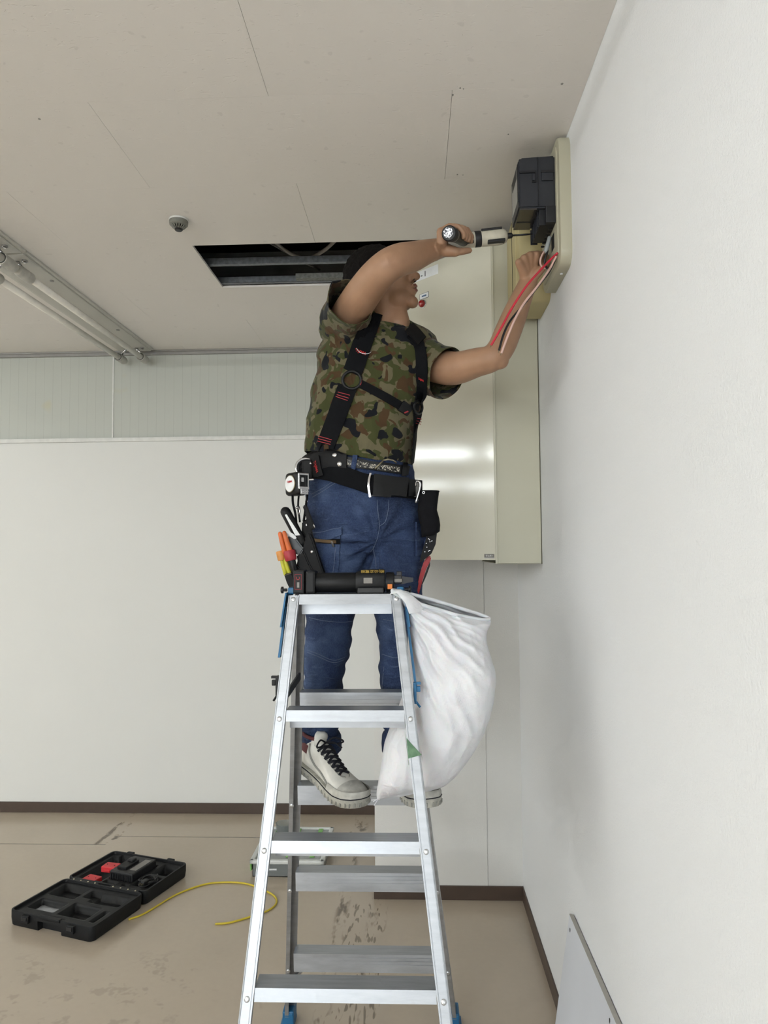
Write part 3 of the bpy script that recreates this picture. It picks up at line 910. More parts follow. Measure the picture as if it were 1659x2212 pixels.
# ================================================================ the worker
t = NT('skin'); v = t.coord((1, 1, 1))
n1 = t.noise(v, 14, 4); n2 = t.noise(v, 420, 3)
t.set(color=t.ramp(n1, [(0.25, lin(154, 118, 92)), (0.75, lin(172, 135, 108))]), rough=0.5, spec=0.4, sss=0.08)
t.b.inputs['Subsurface Radius'].default_value = (0.008, 0.003, 0.0015)
t.bump(n2, 0.12, 0.0008)
t = NT('hair'); v = t.coord((1, 1, 1))
t.set(color=t.ramp(t.noise(v, 300, 3), [(0.3, lin(9, 7, 6)), (0.7, lin(20, 16, 14))]), rough=0.8, spec=0.15)
t.bump(t.noise(t.coord((600, 600, 80)), 1, 3), 0.7, 0.003)

t = NT('camouflage'); v = t.coord((1, 1, 1))                  # four-colour spotted camouflage
base = lin(98, 92, 69)
nA = t.noise(t.coord((1, 1, 1), loc=(3.1, 0, 0)), 27, 1.5, 0.5, 0.6)
nB = t.noise(t.coord((1, 1, 1), loc=(7.7, 2, 1)), 28, 1.5, 0.5, 0.6)
nC = t.noise(t.coord((1, 1, 1), loc=(1.3, 9, 4)), 22, 1.5, 0.5, 0.3)
step = lambda f, a: t.ramp(f, [(a, (0, 0, 0, 1)), (a + 0.012, (1, 1, 1, 1))])
c = t.mix(step(nA, 0.485), base, lin(63, 66, 36))
c = t.mix(step(nB, 0.565), c, lin(72, 53, 33))
c = t.mix(step(nC, 0.600), c, lin(15, 17, 23))
t.set(color=c, rough=0.85, spec=0.2, sheen=0.1)
weave = t.noise(t.coord((900, 900, 900)), 1, 1)
t.bump(t.math('ADD', t.math('MULTIPLY', t.noise(t.coord((5, 5, 3)), 2.2, 3, 0.55, 0.6), 6.0), t.math('MULTIPLY', weave, 0.12)), 0.5, 0.004)

t = NT('denim'); v = t.coord((1, 1, 1))
fade = t.noise(v, 5.5, 4, 0.6)
thr = t.noise(t.coord((700, 700, 160)), 1, 2)
cre = t.noise(t.coord((9, 9, 34)), 1.6, 4, 0.65, 1.2)
c = t.ramp(fade, [(0.30, lin(26, 34, 58)), (0.52, lin(44, 58, 90)), (0.74, lin(84, 102, 134))])
wh = t.ramp(cre, [(0.60, (0, 0, 0, 1)), (0.72, (1, 1, 1, 1))])
c = t.mix(t.math('MULTIPLY', wh, 0.32), c, lin(118, 136, 166))
c = t.mix(0.16, c, t.ramp(thr, [(0.35, lin(16, 24, 46)), (0.7, lin(110, 130, 166))]))
t.set(color=c, rough=0.85, spec=0.2)
t.bump(t.math('ADD', t.math('MULTIPLY', cre, 4.0), t.math('MULTIPLY', thr, 0.2)), 0.55, 0.004)
plain('denim_stitch', (92, 104, 128), 0.9)

FOOT_Z = 0.836
person = None
def P3(l):
    return [at(*q) for q in l]

# ---- skin: one continuous figure
bd = MB()
# head frame: turned to his left (to the right of the photo), chin lifted
HC = at(825, 609, 2.255)
fh_ = V(0.955, -0.295, 0).normalized()
tilt = math.radians(16)
HF = fh_ * math.cos(tilt) + V(0, 0, math.sin(tilt))
HU = V(0, 0, math.cos(tilt)) - fh_ * math.sin(tilt)
HS = HF.cross(HU)                                 # his right, towards the photographer
HR = Matrix((HF, HS, HU)).transposed()
def hp(f, s, u):
    return HC + HF * f + HS * s + HU * u
def hs(f, s, u, r):
    bd.sphere(hp(f, s, u), r, 24, HR)
hs(-0.012, 0, 0.028, (0.096, 0.075, 0.086))
hs(0.034, 0, -0.028, (0.056, 0.060, 0.074))
hs(0.038, 0, -0.080, (0.046, 0.054, 0.036))
hs(0.074, 0, -0.102, (0.020, 0.026, 0.019))
hs(0.078, 0, -0.062, (0.018, 0.028, 0.026))
for s in (-1, 1):
    hs(-0.004, s * 0.047, -0.060, (0.028, 0.016, 0.030))
    hs(0.058, s * 0.036, -0.030, (0.026, 0.022, 0.026))
    hs(0.070, s * 0.028, 0.020, (0.016, 0.024, 0.010))
    hs(0.0965, s * 0.0115, -0.0335, (0.0105, 0.0075, 0.0075))
    hs(-0.006, s * 0.078, -0.004, (0.017, 0.007, 0.031))
    hs(-0.013, s * 0.081, 0.006, (0.010, 0.008, 0.020))
bd.capsule([hp(0.080, 0, 0.014), hp(0.094, 0, -0.008), hp(0.1105, 0, -0.0290)], [0.0090, 0.0095, 0.0130], 14)
hs(0.0925, 0, -0.0565, (0.0085, 0.021, 0.0065))
hs(0.0905, 0, -0.0710, (0.0090, 0.018, 0.0062))
# neck and trunk
bd.capsule([hp(-0.018, 0, -0.035), hp(-0.012, 0, -0.075), at(838, 690, 2.265), at(836, 730, 2.27)], [0.055, 0.055, 0.058, 0.07], 24)
bd.capsule([hp(0.022, 0.0, -0.085), at(862, 700, 2.24)], [0.030, 0.036], 16)
bd.capsule(P3([(812, 770, 2.28), (800, 870, 2.275), (780, 960, 2.27), (785, 1060, 2.26)]), [0.105, 0.108, 0.105, 0.105], 24)
bd.capsule(P3([(765, 720, 2.27), (890, 765, 2.29)]), [0.055, 0.055], 18)
# legs, inside the jeans
bd.capsule(P3([(735, 1100, 2.25), (712, 1400, 2.185), (697, 1560, 2.20), (694, 1640, 2.205)]), [0.060, 0.038, 0.035, 0.032], 16)
bd.capsule(P3([(850, 1100, 2.25), (862, 1400, 2.185), (866, 1560, 2.20), (868, 1640, 2.205)]), [0.060, 0.038, 0.035, 0.032], 16)
# right arm: raised, elbow towards us, forearm across the face
R_SH, R_EL, R_WR = at(745, 700, 2.235), at(836, 574, 1.985), at(950, 536, 2.105)
A_ = lambda px, py, Y: at(px, py, Y)
def limb(pts):
    q = spline([tuple(at(*p[:3])) + (p[3],) for p in pts], 5)
    bd.capsule([Vector(k[:3]) for k in q], [float(k[3]) for k in q], 28)
limb([(745, 700, 2.235, 0.060), (772, 653, 2.13, 0.0545), (804, 608, 2.045, 0.0500), (834, 577, 1.995, 0.0465), (862, 562, 2.005, 0.0455), (890, 555, 2.04, 0.0430), (922, 544, 2.075, 0.0350), (950, 536, 2.105, 0.0285)])
# left arm: reaching to the wall, elbow low
limb([(918, 780, 2.285, 0.058), (975, 796, 2.20, 0.0515), (1030, 783, 2.13, 0.0430), (1062, 774, 2.10, 0.0395), (1082, 752, 2.10, 0.0395), (1095, 722, 2.112, 0.0395), (1110, 685, 2.13, 0.0375), (1128, 640, 2.145, 0.0315), (1142, 608, 2.155, 0.0275)])
bd.sphere(at(1080, 779, 2.095), 0.026, 16)
# right hand round the handle of the driver
def Hc(Y):
    k = (Y - 1.98) / 0.13
    return 970 + 33 * k, 503 + 15 * k
for i, (Y, r, L) in enumerate(((2.022, 0.0078, 0.86), (2.043, 0.0088, 0.97), (2.065, 0.0092, 1.03), (2.088, 0.0092, 1.0))):
    cx, cy = Hc(Y)
    q = [A_(cx - 29, cy - 8, Y), A_(cx - 12 * L, cy - 20, Y), A_(cx + 12 * L, cy - 19, Y + 0.002), A_(cx + 21, cy - 4 * L, Y + 0.003), A_(cx + 20, cy + 6 * L, Y + 0.003)]
    bd.capsule([R_WR.lerp(A_(958, 536, Y), 0.5), A_(954 + i, 520, Y), q[0]], [0.017, 0.0150, 0.0118], 14)
    bd.capsule(q, [r * 1.2, r * 1.1, r, r * 0.95, r * 0.85], 14)
bd.capsule([A_(952, 538, 2.085), A_(966, 541, 2.06), A_(984, 544, 2.055)], [0.020, 0.019, 0.0145], 16)
bd.capsule([A_(980, 544, 2.055), A_(1000, 543, 2.062), A_(1014, 541, 2.075)], [0.0128, 0.0105, 0.0088], 14)
# left hand closed on the wires
L_WR = A_(1142, 608, 2.155)
fing = [((1121, 567, 2.108), (1137, 561, 2.150), (1150, 572, 2.168), (1149, 584, 2.165), 0.0090),
        ((1132, 558, 2.112), (1149, 553, 2.156), (1161, 566, 2.176), (1160, 579, 2.172), 0.0098),
        ((1144, 552, 2.118), (1161, 549, 2.160), (1174, 562, 2.182), (1173, 576, 2.178), 0.0102),
        ((1158, 551, 2.126), (1174, 550, 2.165), (1186, 562, 2.184), (1184, 574, 2.180), 0.0098)]
for a, b, c, d, r in fing:
    bd.capsule([L_WR.lerp(A_(a[0], 600, a[2] + 0.03), 0.35), (A_(*a) + L_WR) / 2, A_(*a)], [0.0175, 0.0150, 0.0122], 14)
    bd.capsule([A_(*a), A_(*b), A_(*c), A_(*d)], [r * 1.22, r * 1.1, r, r * 0.85], 14)
bd.capsule([A_(1150, 600, 2.14), A_(1163, 588, 2.128), A_(1174, 577, 2.130), A_(1184, 566, 2.145)], [0.016, 0.0135, 0.0110, 0.0090], 14)
me = remeshed(bd, 0.0034, 5, 0.5, 'person')
me.shade_smooth()
body_bvh = bvh_of(me)
FEET = Vector((-0.19, 2.16, FOOT_Z))
person = link_mesh('person', me, 'skin', None, FEET)
tag(person, 'worker in a camouflage T-shirt and jeans standing on the stepladder, driving a screw overhead', 'person')

# ---- lips, nostrils, eyes, brows, hair
plain('lip', (132, 82, 72), 0.5)
plain('inner_dark', (34, 18, 16), 0.8)
MB().capsule([hp(0.0905, -0.019, -0.0575), hp(0.1000, -0.006, -0.0560), hp(0.1000, 0.006, -0.0560), hp(0.0905, 0.019, -0.0575)], [0.0022, 0.0045, 0.0045, 0.0022], 10).obj('upper_lip', 'lip', person, smooth=True)
MB().capsule([hp(0.0890, -0.017, -0.0680), hp(0.0970, -0.005, -0.0700), hp(0.0970, 0.005, -0.0700), hp(0.0890, 0.017, -0.0680)], [0.0022, 0.0050, 0.0050, 0.0022], 10).obj('lower_lip', 'lip', person, smooth=True)
MB().capsule([hp(0.0880, -0.020, -0.0625), hp(0.0965, 0, -0.0630), hp(0.0880, 0.020, -0.0625)], [0.0018, 0.0030, 0.0018], 8).obj('mouth_opening', 'inner_dark', person, smooth=True)
for s in (-1, 1):
    MB().sphere(hp(0.1010, s * 0.0085, -0.0385), (0.0045, 0.0030, 0.0026), 12, HR).obj('nostril', 'inner_dark', person, smooth=True)
plain('eye_white', (220, 214, 208), 0.25)
for s in (-1, 1):
    e = MB().sphere(hp(0.0725, s * 0.031, -0.001), 0.0125, 18).obj('eye', 'eye_white', person, smooth=True)
    MB().sphere(hp(0.0825, s * 0.033, -0.001), (0.0036, 0.006, 0.006), 14, HR).obj('iris', 'ink_black', e, smooth=True)
    MB().capsule([hp(0.083, s * 0.018, 0.007), hp(0.083, s * 0.032, 0.009), hp(0.072, s * 0.046, 0.004)], [0.0022, 0.0026, 0.002], 8).obj('eyelid', 'skin', e, smooth=True)
    MB().capsule([hp(0.087, s * 0.014, 0.019), hp(0.084, s * 0.032, 0.024), hp(0.071, s * 0.050, 0.019)], [0.003, 0.0035, 0.002], 8).obj('eyebrow', 'hair', person, smooth=True)
hb_ = MB()
hb_.sphere(hp(-0.022, 0, 0.040), (0.097, 0.0815, 0.086), 32, HR)
hb_.sphere(hp(-0.050, 0, -0.005), (0.063, 0.070, 0.066), 28, HR)
for s in (-1, 1):
    hb_.sphere(hp(0.012, s * 0.0665, 0.018), (0.020, 0.010, 0.034), 16, HR)
hm_ = remeshed(hb_, 0.005, 3, 0.5, 'hair')
displace(hm_, lambda co, no: no * np.array([0.004 * noise.noise(Vector(c) * 90) + 0.003 * noise.noise(Vector(c) * 220) for c in co])[:, None])
link_mesh('hair', hm_, 'hair', person, smooth=True)

# ---- T-shirt
def ring(py, xl, xr, Yc, b, n=40, p=2.35, yaw=0.0):
    L_, R__ = at(xl, py, Yc), at(xr, py, Yc)
    c = (L_ + R__) / 2
    a = (R__ - L_).length / 2
    ax = (R__ - L_).normalized()
    ay = V(0, 0, 1).cross(ax).normalized()
    out = []
    for k in range(n):
        th_ = 2 * PI * k / n
        cx, sy = math.cos(th_), math.sin(th_)
        out.append(c + ax * (a * math.copysign(abs(cx) ** (2 / p), cx)) + ay * (b * math.copysign(abs(sy) ** (2 / p), sy)))
    return out
def dense(rows, n=5):
    return [tuple(r) for r in spline(rows, n)]
sh = MB()
rows = [(706, 762, 882, 2.275, 0.055), (722, 722, 905, 2.278, 0.085), (742, 702, 925, 2.280, 0.102), (765, 692, 930, 2.280, 0.113), (800, 687, 920, 2.278, 0.120), (850, 680, 914, 2.274, 0.122),
        (900, 670, 905, 2.270, 0.122), (940, 663, 897, 2.266, 0.122), (970, 660, 893, 2.264, 0.120), (992, 664, 891, 2.262, 0.118), (1012, 672, 888, 2.262, 0.112)]
sh.loft([ring(*r) for r in dense(rows, 4)])
sh.capsule([A_(770, 728, 2.28), A_(748, 700, 2.245)], [0.078, 0.076], 24)
RS0, RS1 = A_(746, 703, 2.24), A_(754, 652, 2.105)
sh.tube([A_(762, 728, 2.28), RS0, RS1, RS1 + (RS1 - RS0) * 0.3], [0.082, 0.078, 0.0705, 0.0715], 28)
LS0, LS1 = A_(905, 785, 2.29), A_(968, 806, 2.205)
sh.tube([A_(880, 778, 2.30), LS0, LS1, LS1 + (LS1 - LS0) * 0.3], [0.082, 0.080, 0.0785, 0.0795], 28)
sh.capsule([A_(835, 712, 2.275), A_(905, 752, 2.285)], [0.060, 0.064], 20)
sh.capsule([A_(835, 712, 2.275), A_(768, 700, 2.27)], [0.058, 0.064], 20)
sm_ = remeshed(sh, 0.006, 8, 0.5, 't_shirt')
def shirt_folds(co, no):
    out = np.zeros(len(co))
    arm = np.array(A_(752, 700, 2.24))
    for i, c in enumerate(co):
        p = Vector(c)
        # long soft pulls that run from the raised right shoulder down the flank
        d = c - arm
        fall = math.exp(-((c[0] + 0.27) / 0.10) ** 2)
        a = math.atan2(d[0] * 1.0 + d[1] * 0.6, -d[2] + 0.02)
        s = 0.0045 * fall * math.sin(a * 26 + 3 * noise.noise(p * 5)) * min(1, max(0, -d[2]) * 6)
        s += 0.0085 * noise.noise(Vector((c[0] * 9, c[1] * 9, c[2] * 4.5)))
        rdg = noise.noise(Vector((c[0] * 12 + c[2] * 7, c[1] * 8, c[2] * 6 + 5)))
        s += 0.006 * (1 - abs(rdg) * 2.2) * (0.4 + fall)
        s += 0.0045 * (0.4 - abs(noise.noise(Vector((c[0] * 16 - c[2] * 8, c[1] * 16, c[2] * 9)))))
        s += 0.0020 * noise.noise(Vector((c[0] * 30, c[1] * 30, c[2] * 18)))
        # blouse over the belt
        out[i] = s
    return no * out[:, None]
displace(sm_, shirt_folds)
def cut_open(me, centre, normal, radius):
    "opens the cloth at a plane: everything beyond it within the radius is removed"
    bm = bmesh.new(); bm.from_mesh(me)
    c, n = Vector(centre), Vector(normal).normalized()
    near = lambda p: (p - c).length < radius
    fs = [f for f in bm.faces if near(f.calc_center_median())]
    geom = list({v for f in fs for v in f.verts}) + list({e for f in fs for e in f.edges}) + fs
    bmesh.ops.bisect_plane(bm, geom=geom, plane_co=c, plane_no=n, dist=1e-5)
    dead = [f for f in bm.faces if near(f.calc_center_median()) and (f.calc_center_median() - c).dot(n) > 1e-5]
    bmesh.ops.delete(bm, geom=dead, context='FACES')
    bm.to_mesh(me); bm.free()
cut_open(sm_, RS1, (R_EL - R_SH).normalized() * 0.6 + (RS1 - RS0).normalized() * 0.4, 0.125)
cut_open(sm_, LS1, (LS1 - LS0), 0.13)
cut_open(sm_, A_(780, 988, 2.15), (A_(667, 968, 2.20) - A_(892, 1004, 2.20)).cross(V(0, 1, 0)), 0.30)
def thicken(me, th):
    o = bpy.data.objects.new('tmp', me); col.objects.link(o)
    s = o.modifiers.new('s', 'SOLIDIFY'); s.thickness = th; s.offset = -1
    dg = bpy.context.evaluated_depsgraph_get(); dg.update()
    out = bpy.data.meshes.new_from_object(o.evaluated_get(dg))
    bpy.data.objects.remove(o)
    return out
shirt_bvh = bvh_of(sm_)
shirt = link_mesh('t_shirt', thicken(sm_, 0.0025), 'camouflage', person, smooth=True)
# crew-neck band
def skin_ring(pts, bvh, off):
    out = []
    for p in pts:
        loc, nrm, i, d = bvh.find_nearest(p)
        out.append((loc + nrm * off, nrm))
    return out
nk = []
nc = A_(842, 705, 2.262)
for k in range(40):
    a = 2 * PI * k / 40
    p = nc + V(math.cos(a) * 0.066, math.sin(a) * 0.064, -0.014 * math.sin(a + 0.4) * -1 - 0.020 * math.cos(a))
    nk.append(p)
cr = MB()
cr.tube(nk + [nk[0], nk[1]], 0.0062, 10, cap=False)
cr.obj('neck_band', 'camouflage', shirt, smooth=True)

# ---- jeans
jn = MB()
rows = [(985, 672, 886, 2.262, 0.108), (1010, 666, 893, 2.262, 0.114), (1050, 661, 901, 2.262, 0.120), (1090, 663, 906, 2.262, 0.126), (1130, 664, 911, 2.262, 0.128), (1165, 668, 914, 2.260, 0.118), (1195, 690, 895, 2.258, 0.085)]
jn.loft([ring(*r) for r in dense(rows, 4)])
def leg(rows):
    jn.loft([ring(py, c - h, c + h, Y, b, 32, 2.1) for py, c, h, Y, b in dense(rows, 4)])
leg([(1120, 742, 66, 2.262, 0.110), (1180, 735, 67, 2.258, 0.107), (1240, 730, 66, 2.245, 0.102), (1290, 722, 59, 2.228, 0.094), (1340, 713, 52, 2.205, 0.086), (1400, 706, 48, 2.190, 0.078), (1440, 702, 45, 2.190, 0.073),
     (1480, 698, 43, 2.195, 0.070), (1560, 693, 39, 2.203, 0.066), (1600, 694, 38, 2.205, 0.064), (1622, 695, 38, 2.205, 0.064)])
leg([(1120, 852, 60, 2.262, 0.108), (1180, 858, 60, 2.258, 0.105), (1240, 852, 58, 2.245, 0.100), (1290, 855, 55, 2.228, 0.092), (1340, 861, 50, 2.205, 0.085), (1400, 864, 46, 2.190, 0.077), (1460, 865, 44, 2.192, 0.071),
     (1560, 867, 41, 2.203, 0.066), (1600, 868, 40, 2.205, 0.064), (1622, 868, 40, 2.205, 0.064)])
jm = remeshed(jn, 0.006, 8, 0.5, 'jeans')
KR, KL = A_(706, 1420, 2.19), A_(864, 1420, 2.19)
CRO = A_(815, 1170, 2.15)
def jean_folds(co, no):
    out = np.zeros(len(co))
    for i, c in enumerate(co):
        p = Vector(c)
        s = 0.006 * noise.noise(Vector((c[0] * 10, c[1] * 10, c[2] * 12)))
        s += 0.0045 * (0.5 - 1.6 * abs(noise.noise(Vector((c[0] * 13 + c[2] * 6, c[1] * 13, c[2] * 26)))))
        s += 0.0016 * noise.noise(Vector((c[0] * 26 + c[2] * 12, c[1] * 26, c[2] * 48)))
        for K in (KR, KL):                               # cross folds behind and over the knee
            dz = c[2] - K[2]
            s += 0.004 * math.exp(-(dz / 0.09) ** 2) * math.sin(dz * 120 + (c[0] - K[0]) * 22) * math.exp(-((c[0] - K[0]) / 0.09) ** 2)
        d = p - CRO                                      # whiskers fanning from the crotch
        r_ = math.hypot(d.x, d.z)
        s += 0.0050 * math.exp(-((r_ - 0.08) / 0.08) ** 2) * math.sin(math.atan2(d.z, d.x) * 13)
        zl = c[2] - (FOOT_Z + 0.115)                     # stacking above the hem
        s += 0.0050 * math.exp(-((zl - 0.02) / 0.05) ** 2) * math.sin(zl * 150 + c[0] * 40)
        out[i] = s
    return no * out[:, None]
displace(jm, jean_folds)
for cx in (695, 868):
    cut_open(jm, A_(cx, 1617, 2.205), (0, 0, -1), 0.11)
jean_bvh = bvh_of(jm)
jeans = link_mesh('jeans', thicken(jm, 0.0025), 'denim', person, smooth=True)
for cx, h in ((695, 39), (868, 40)):
    cf = MB()
    rr = []
    for py, k in ((1583, 1.0), (1588, 1.07), (1606, 1.10), (1619, 1.08), (1622, 1.02), (1612, 0.97)):
        rr.append([q + V(0, 0, 0.003 * math.sin(i * 0.8 + cx)) for i, q in enumerate(ring(py, cx - h * k, cx + h * k, 2.205, 0.064 * k, 36, 2.1))])
    cf.loft(rr, cap=False)
    cf.obj('turned_cuff', 'denim', jeans, smooth=True)

# ---- trainers (rebuilt along each foot's own axes)
plain('shoe_leather', (232, 230, 222), 0.45, var=0.10, scale=25, bump=0.15, bscale=120)
plain('shoe_worn', (186, 184, 176), 0.6, var=0.25, scale=40, bump=0.2, bscale=90)
plain('shoe_rubber', (176, 174, 164), 0.75, var=0.25, scale=60)
plain('shoe_burgundy', (92, 40, 44), 0.7)
plain('lace_navy', (14, 15, 26), 0.8)
plain('shoe_line', (150, 150, 144), 0.7)
def shoe(heel, toe_dir, pitch, flip):
    "heel: middle of the heel on the tread; toe_dir: heading in plan; flip: which side the outer panel is on"
    f = Vector(toe_dir).normalized()
    s = V(f.y, -f.x, 0)                                   # to the wearer's right
    up = (V(0, 0, 1) + f * math.sin(pitch)).normalized()
    f = (f - V(0, 0, math.sin(pitch))).normalized()
    S = lambda a, b, c: heel + (f * a + s * b + up * c) * 1.05
    # plan half widths along the sole
    tab = [(-0.004, 0.006), (0.0, 0.020), (0.012, 0.030), (0.04, 0.035), (0.09, 0.034), (0.14, 0.038), (0.19, 0.046), (0.225, 0.049), (0.255, 0.045), (0.278, 0.032), (0.288, 0.017), (0.2915, 0.006)]
    def hw(a):
        xs = [q[0] for q in tab]; ys = [q[1] for q in tab]
        return float(np.interp(a, xs, ys))
    def outline(k, ins=0.0, n=44):
        "closed outline of the sole"
        As = [tab[0][0] + (tab[-1][0] - tab[0][0]) * (0.5 - 0.5 * math.cos(PI * i / (n // 2))) for i in range(n // 2 + 1)]
        pts = [(a, hw(a) * k + ins) for a in As] + [(a, -hw(a) * k - ins) for a in As[-2:0:-1]]
        return pts
    spring = lambda a: 0.016 * max(0, (a - 0.19) / 0.1) ** 2
    root = thing('trainer', 'x', 'shoe', heel)
    so = MB()
    so.loft([[S(a, b, spring(a) + c) for a, b in outline(k)] for k, c in ((0.94, 0.0), (1.0, 0.004), (1.03, 0.012), (1.02, 0.024), (0.97, 0.027))])
    sole = so.obj('sole', 'shoe_rubber', root, auto=50)
    ol = outline(1.035)
    for i, (a, b) in enumerate(ol):
        if i % 1 == 0:
            MB().tube([S(a, b, spring(a) + 0.003), S(a, b, spring(a) + 0.013)], 0.0022, 5).obj('tread_rib', 'shoe_line', sole)
    pts = [S(a, b * 0.995, spring(a) + 0.0235) for a, b in outline(1.03)]
    MB().tube(pts + pts[:2], 0.0016, 6, cap=False).obj('foxing_line', 'lace_navy', sole)
    # upper: cross sections along the foot
    secs = [(0.004, 0.052, 0.75), (0.016, 0.095, 0.92), (0.045, 0.112, 0.95), (0.075, 0.112, 0.95), (0.10, 0.103, 0.93), (0.13, 0.090, 0.93), (0.16, 0.077, 0.93), (0.19, 0.066, 0.94), (0.22, 0.060, 0.95), (0.25, 0.054, 0.94), (0.272, 0.045, 0.92), (0.283, 0.034, 0.85)]
    rings = []
    for a, h_, k in [tuple(q) for q in spline(secs, 3)]:
        w = hw(a) * k + 0.001
        z0 = spring(a) + 0.020
        topw = 0.62 if a < 0.12 else 0.50
        ring_ = []
        for i in range(28):
            th_ = 2 * PI * i / 28
            c_, s_ = math.cos(th_), math.sin(th_)
            zz = (s_ * 0.5 + 0.5)
            ww = w * (1 - (1 - topw) * zz ** 2.2)
            pw = 2.0 / 2.8
            ring_.append(S(a, ww * math.copysign(abs(c_) ** pw, c_), z0 + (h_ - z0) * (0.5 + 0.5 * math.copysign(abs(s_) ** pw, s_))))
        rings.append(ring_)
    u = MB().loft(rings)
    um = u.mesh('upper')
    sub = bpy.data.objects.new('tmp', um); col.objects.link(sub)
    md = sub.modifiers.new('s', 'SUBSURF'); md.levels = 1
    dg = bpy.context.evaluated_depsgraph_get(); dg.update()
    um2 = bpy.data.meshes.new_from_object(sub.evaluated_get(dg)); bpy.data.objects.remove(sub)
    bv = bvh_of(um2)
    upper = link_mesh('upper', um2, 'shoe_leather', root, smooth=True)
    def on_top(a, b, off=0.001):
        o_ = S(a, b, 0.25)
        loc, n_, i_, d_ = bv.ray_cast(o_, -up)
        if loc is None:
            loc, n_, i_, d_ = bv.find_nearest(S(a, b, 0.05))
        return loc + n_ * off
    def on_side(a, z, sd, off=0.001):
        loc, n_, i_, d_ = bv.ray_cast(S(a, sd * 0.2, z), -s * sd)
        if loc is None:
            loc, n_, i_, d_ = bv.find_nearest(S(a, sd * 0.03, z))
        return loc + n_ * off
    # toe cap and bumper
    def skin_sheet(name, pts_uv, mat, parent):
        bmx = MB()
        top = [[p for p in r_] for r_ in pts_uv]
        bmx.loft(top, cap=False, closed=False)
        return bmx.obj(name, mat, parent, smooth=True)
    cap = [[on_top(a, hw(a) * 0.80 * k, 0.0016) for k in np.linspace(-1, 1, 13)] for a in np.linspace(0.228, 0.279, 8)]
    skin_sheet('toe_cap', cap, 'shoe_worn', upper)
    bump_ = [[S(a, b * k, spring(a) + z) for a, b in outline(1.0) if a > 0.17] for k, z in ((1.02, 0.024), (1.0, 0.034), (0.93, 0.042), (0.88, 0.0425))]
    skin_sheet('toe_bumper', bump_, 'shoe_worn', upper)
    # heel counter and collar
    for sd in (-1, 1):
        ct = [[on_side(a, z, sd, 0.0016) for a in np.linspace(0.012, 0.058, 7)] for z in np.linspace(0.066, 0.088, 4)]
        skin_sheet('heel_panel', ct, 'shoe_burgundy', upper)
        st = [on_side(a, z, sd, 0.0012) for a, z in [tuple(q) for q in spline([(0.06, 0.095), (0.075, 0.070), (0.10, 0.055), (0.14, 0.047), (0.185, 0.036)], 6)]]
        MB().tube(st, 0.0030, 6).obj('side_stripe', 'shoe_line', upper, smooth=True)
        ed = [on_top(a, sd * b, 0.001) for a, b in [tuple(q) for q in spline([(0.088, 0.021), (0.12, 0.019), (0.16, 0.017), (0.20, 0.014), (0.213, 0.006)], 5)]]
        MB().tube(ed, 0.0016, 6).obj('eyelet_edge', 'shoe_line', upper, smooth=True)
    cl_ = [S(0.042 + 0.036 * math.cos(a), 0.031 * math.sin(a), 0.112) for a in np.linspace(0, 2 * PI, 25)]
    MB().tube(cl_, 0.0055, 8, cap=False).obj('collar', 'shoe_burgundy', upper, smooth=True)
    tn = MB()
    tn.loft([[S(0.080 + 0.012 * math.cos(a) - dz * 0.25, 0.023 * k * math.sin(a), 0.096 + dz) for a in np.linspace(0, 2 * PI, 17)[:-1]] for dz, k in ((0, 1), (0.016, 1.0), (0.028, 0.85), (0.034, 0.5))])
    tn.obj('tongue', 'shoe_leather', root, smooth=True)
    # laces: six crossings and a bow
    lr = MB
    rows_ = np.linspace(0.100, 0.198, 7)
    for i in range(6):
        for sd in (-1, 1):
            a0, a1 = rows_[i], rows_[i + 1]
            w0, w1 = 0.0225 - 0.0012 * i, 0.0213 - 0.0012 * i
            pth = [on_top(a0, sd * w0, 0.002), on_top(a0 + (a1 - a0) * 0.35, sd * w0 * 0.35, 0.0055 if sd > 0 else 0.0035), on_top(a0 + (a1 - a0) * 0.7, -sd * w1 * 0.4, 0.0050 if sd < 0 else 0.0035), on_top(a1, -sd * w1, 0.002)]
            MB().tube([tuple(q) for q in spline([tuple(p) for p in pth], 4)], 0.0037, 6).obj('lace', 'lace_navy', upper, smooth=True)
    k0 = on_top(0.098, 0, 0.008)
    for sd in (-1, 1):
        lp_ = [k0, k0 + s * sd * 0.024 + up * 0.014 + f * 0.006, k0 + s * sd * 0.046 + up * 0.006 + f * 0.022, k0 + s * sd * 0.030 - up * 0.000 + f * 0.018, k0]
        MB().tube([tuple(q) for q in spline([tuple(p) for p in lp_], 6)], 0.0026, 6).obj('lace_bow', 'lace_navy', upper, smooth=True)
        tl = [k0, k0 + s * sd * 0.018 + f * 0.016 + up * 0.004, k0 + s * sd * 0.030 + f * 0.040 - up * 0.004]
        MB().tube([tuple(q) for q in spline([tuple(p) for p in tl], 6)], 0.0024, 6).obj('lace_end', 'lace_navy', upper, smooth=True)
    return root
sh_r = shoe(V(-0.342, 2.218, FOOT_Z + 0.018), (0.65, -0.76, 0), 0.20, 1)
sh_r['label'] = 'scuffed white trainer with navy laces standing on the ladder tread, toe towards us'
sh_l = shoe(V(-0.058, 2.226, FOOT_Z + 0.012), (0.30, -0.95, 0), 0.12, 1)
sh_l['label'] = 'other trainer of the worker, mostly hidden behind the white bag'
for s_ in (sh_r, sh_l):
    s_['group'] = 'pair of white trainers'

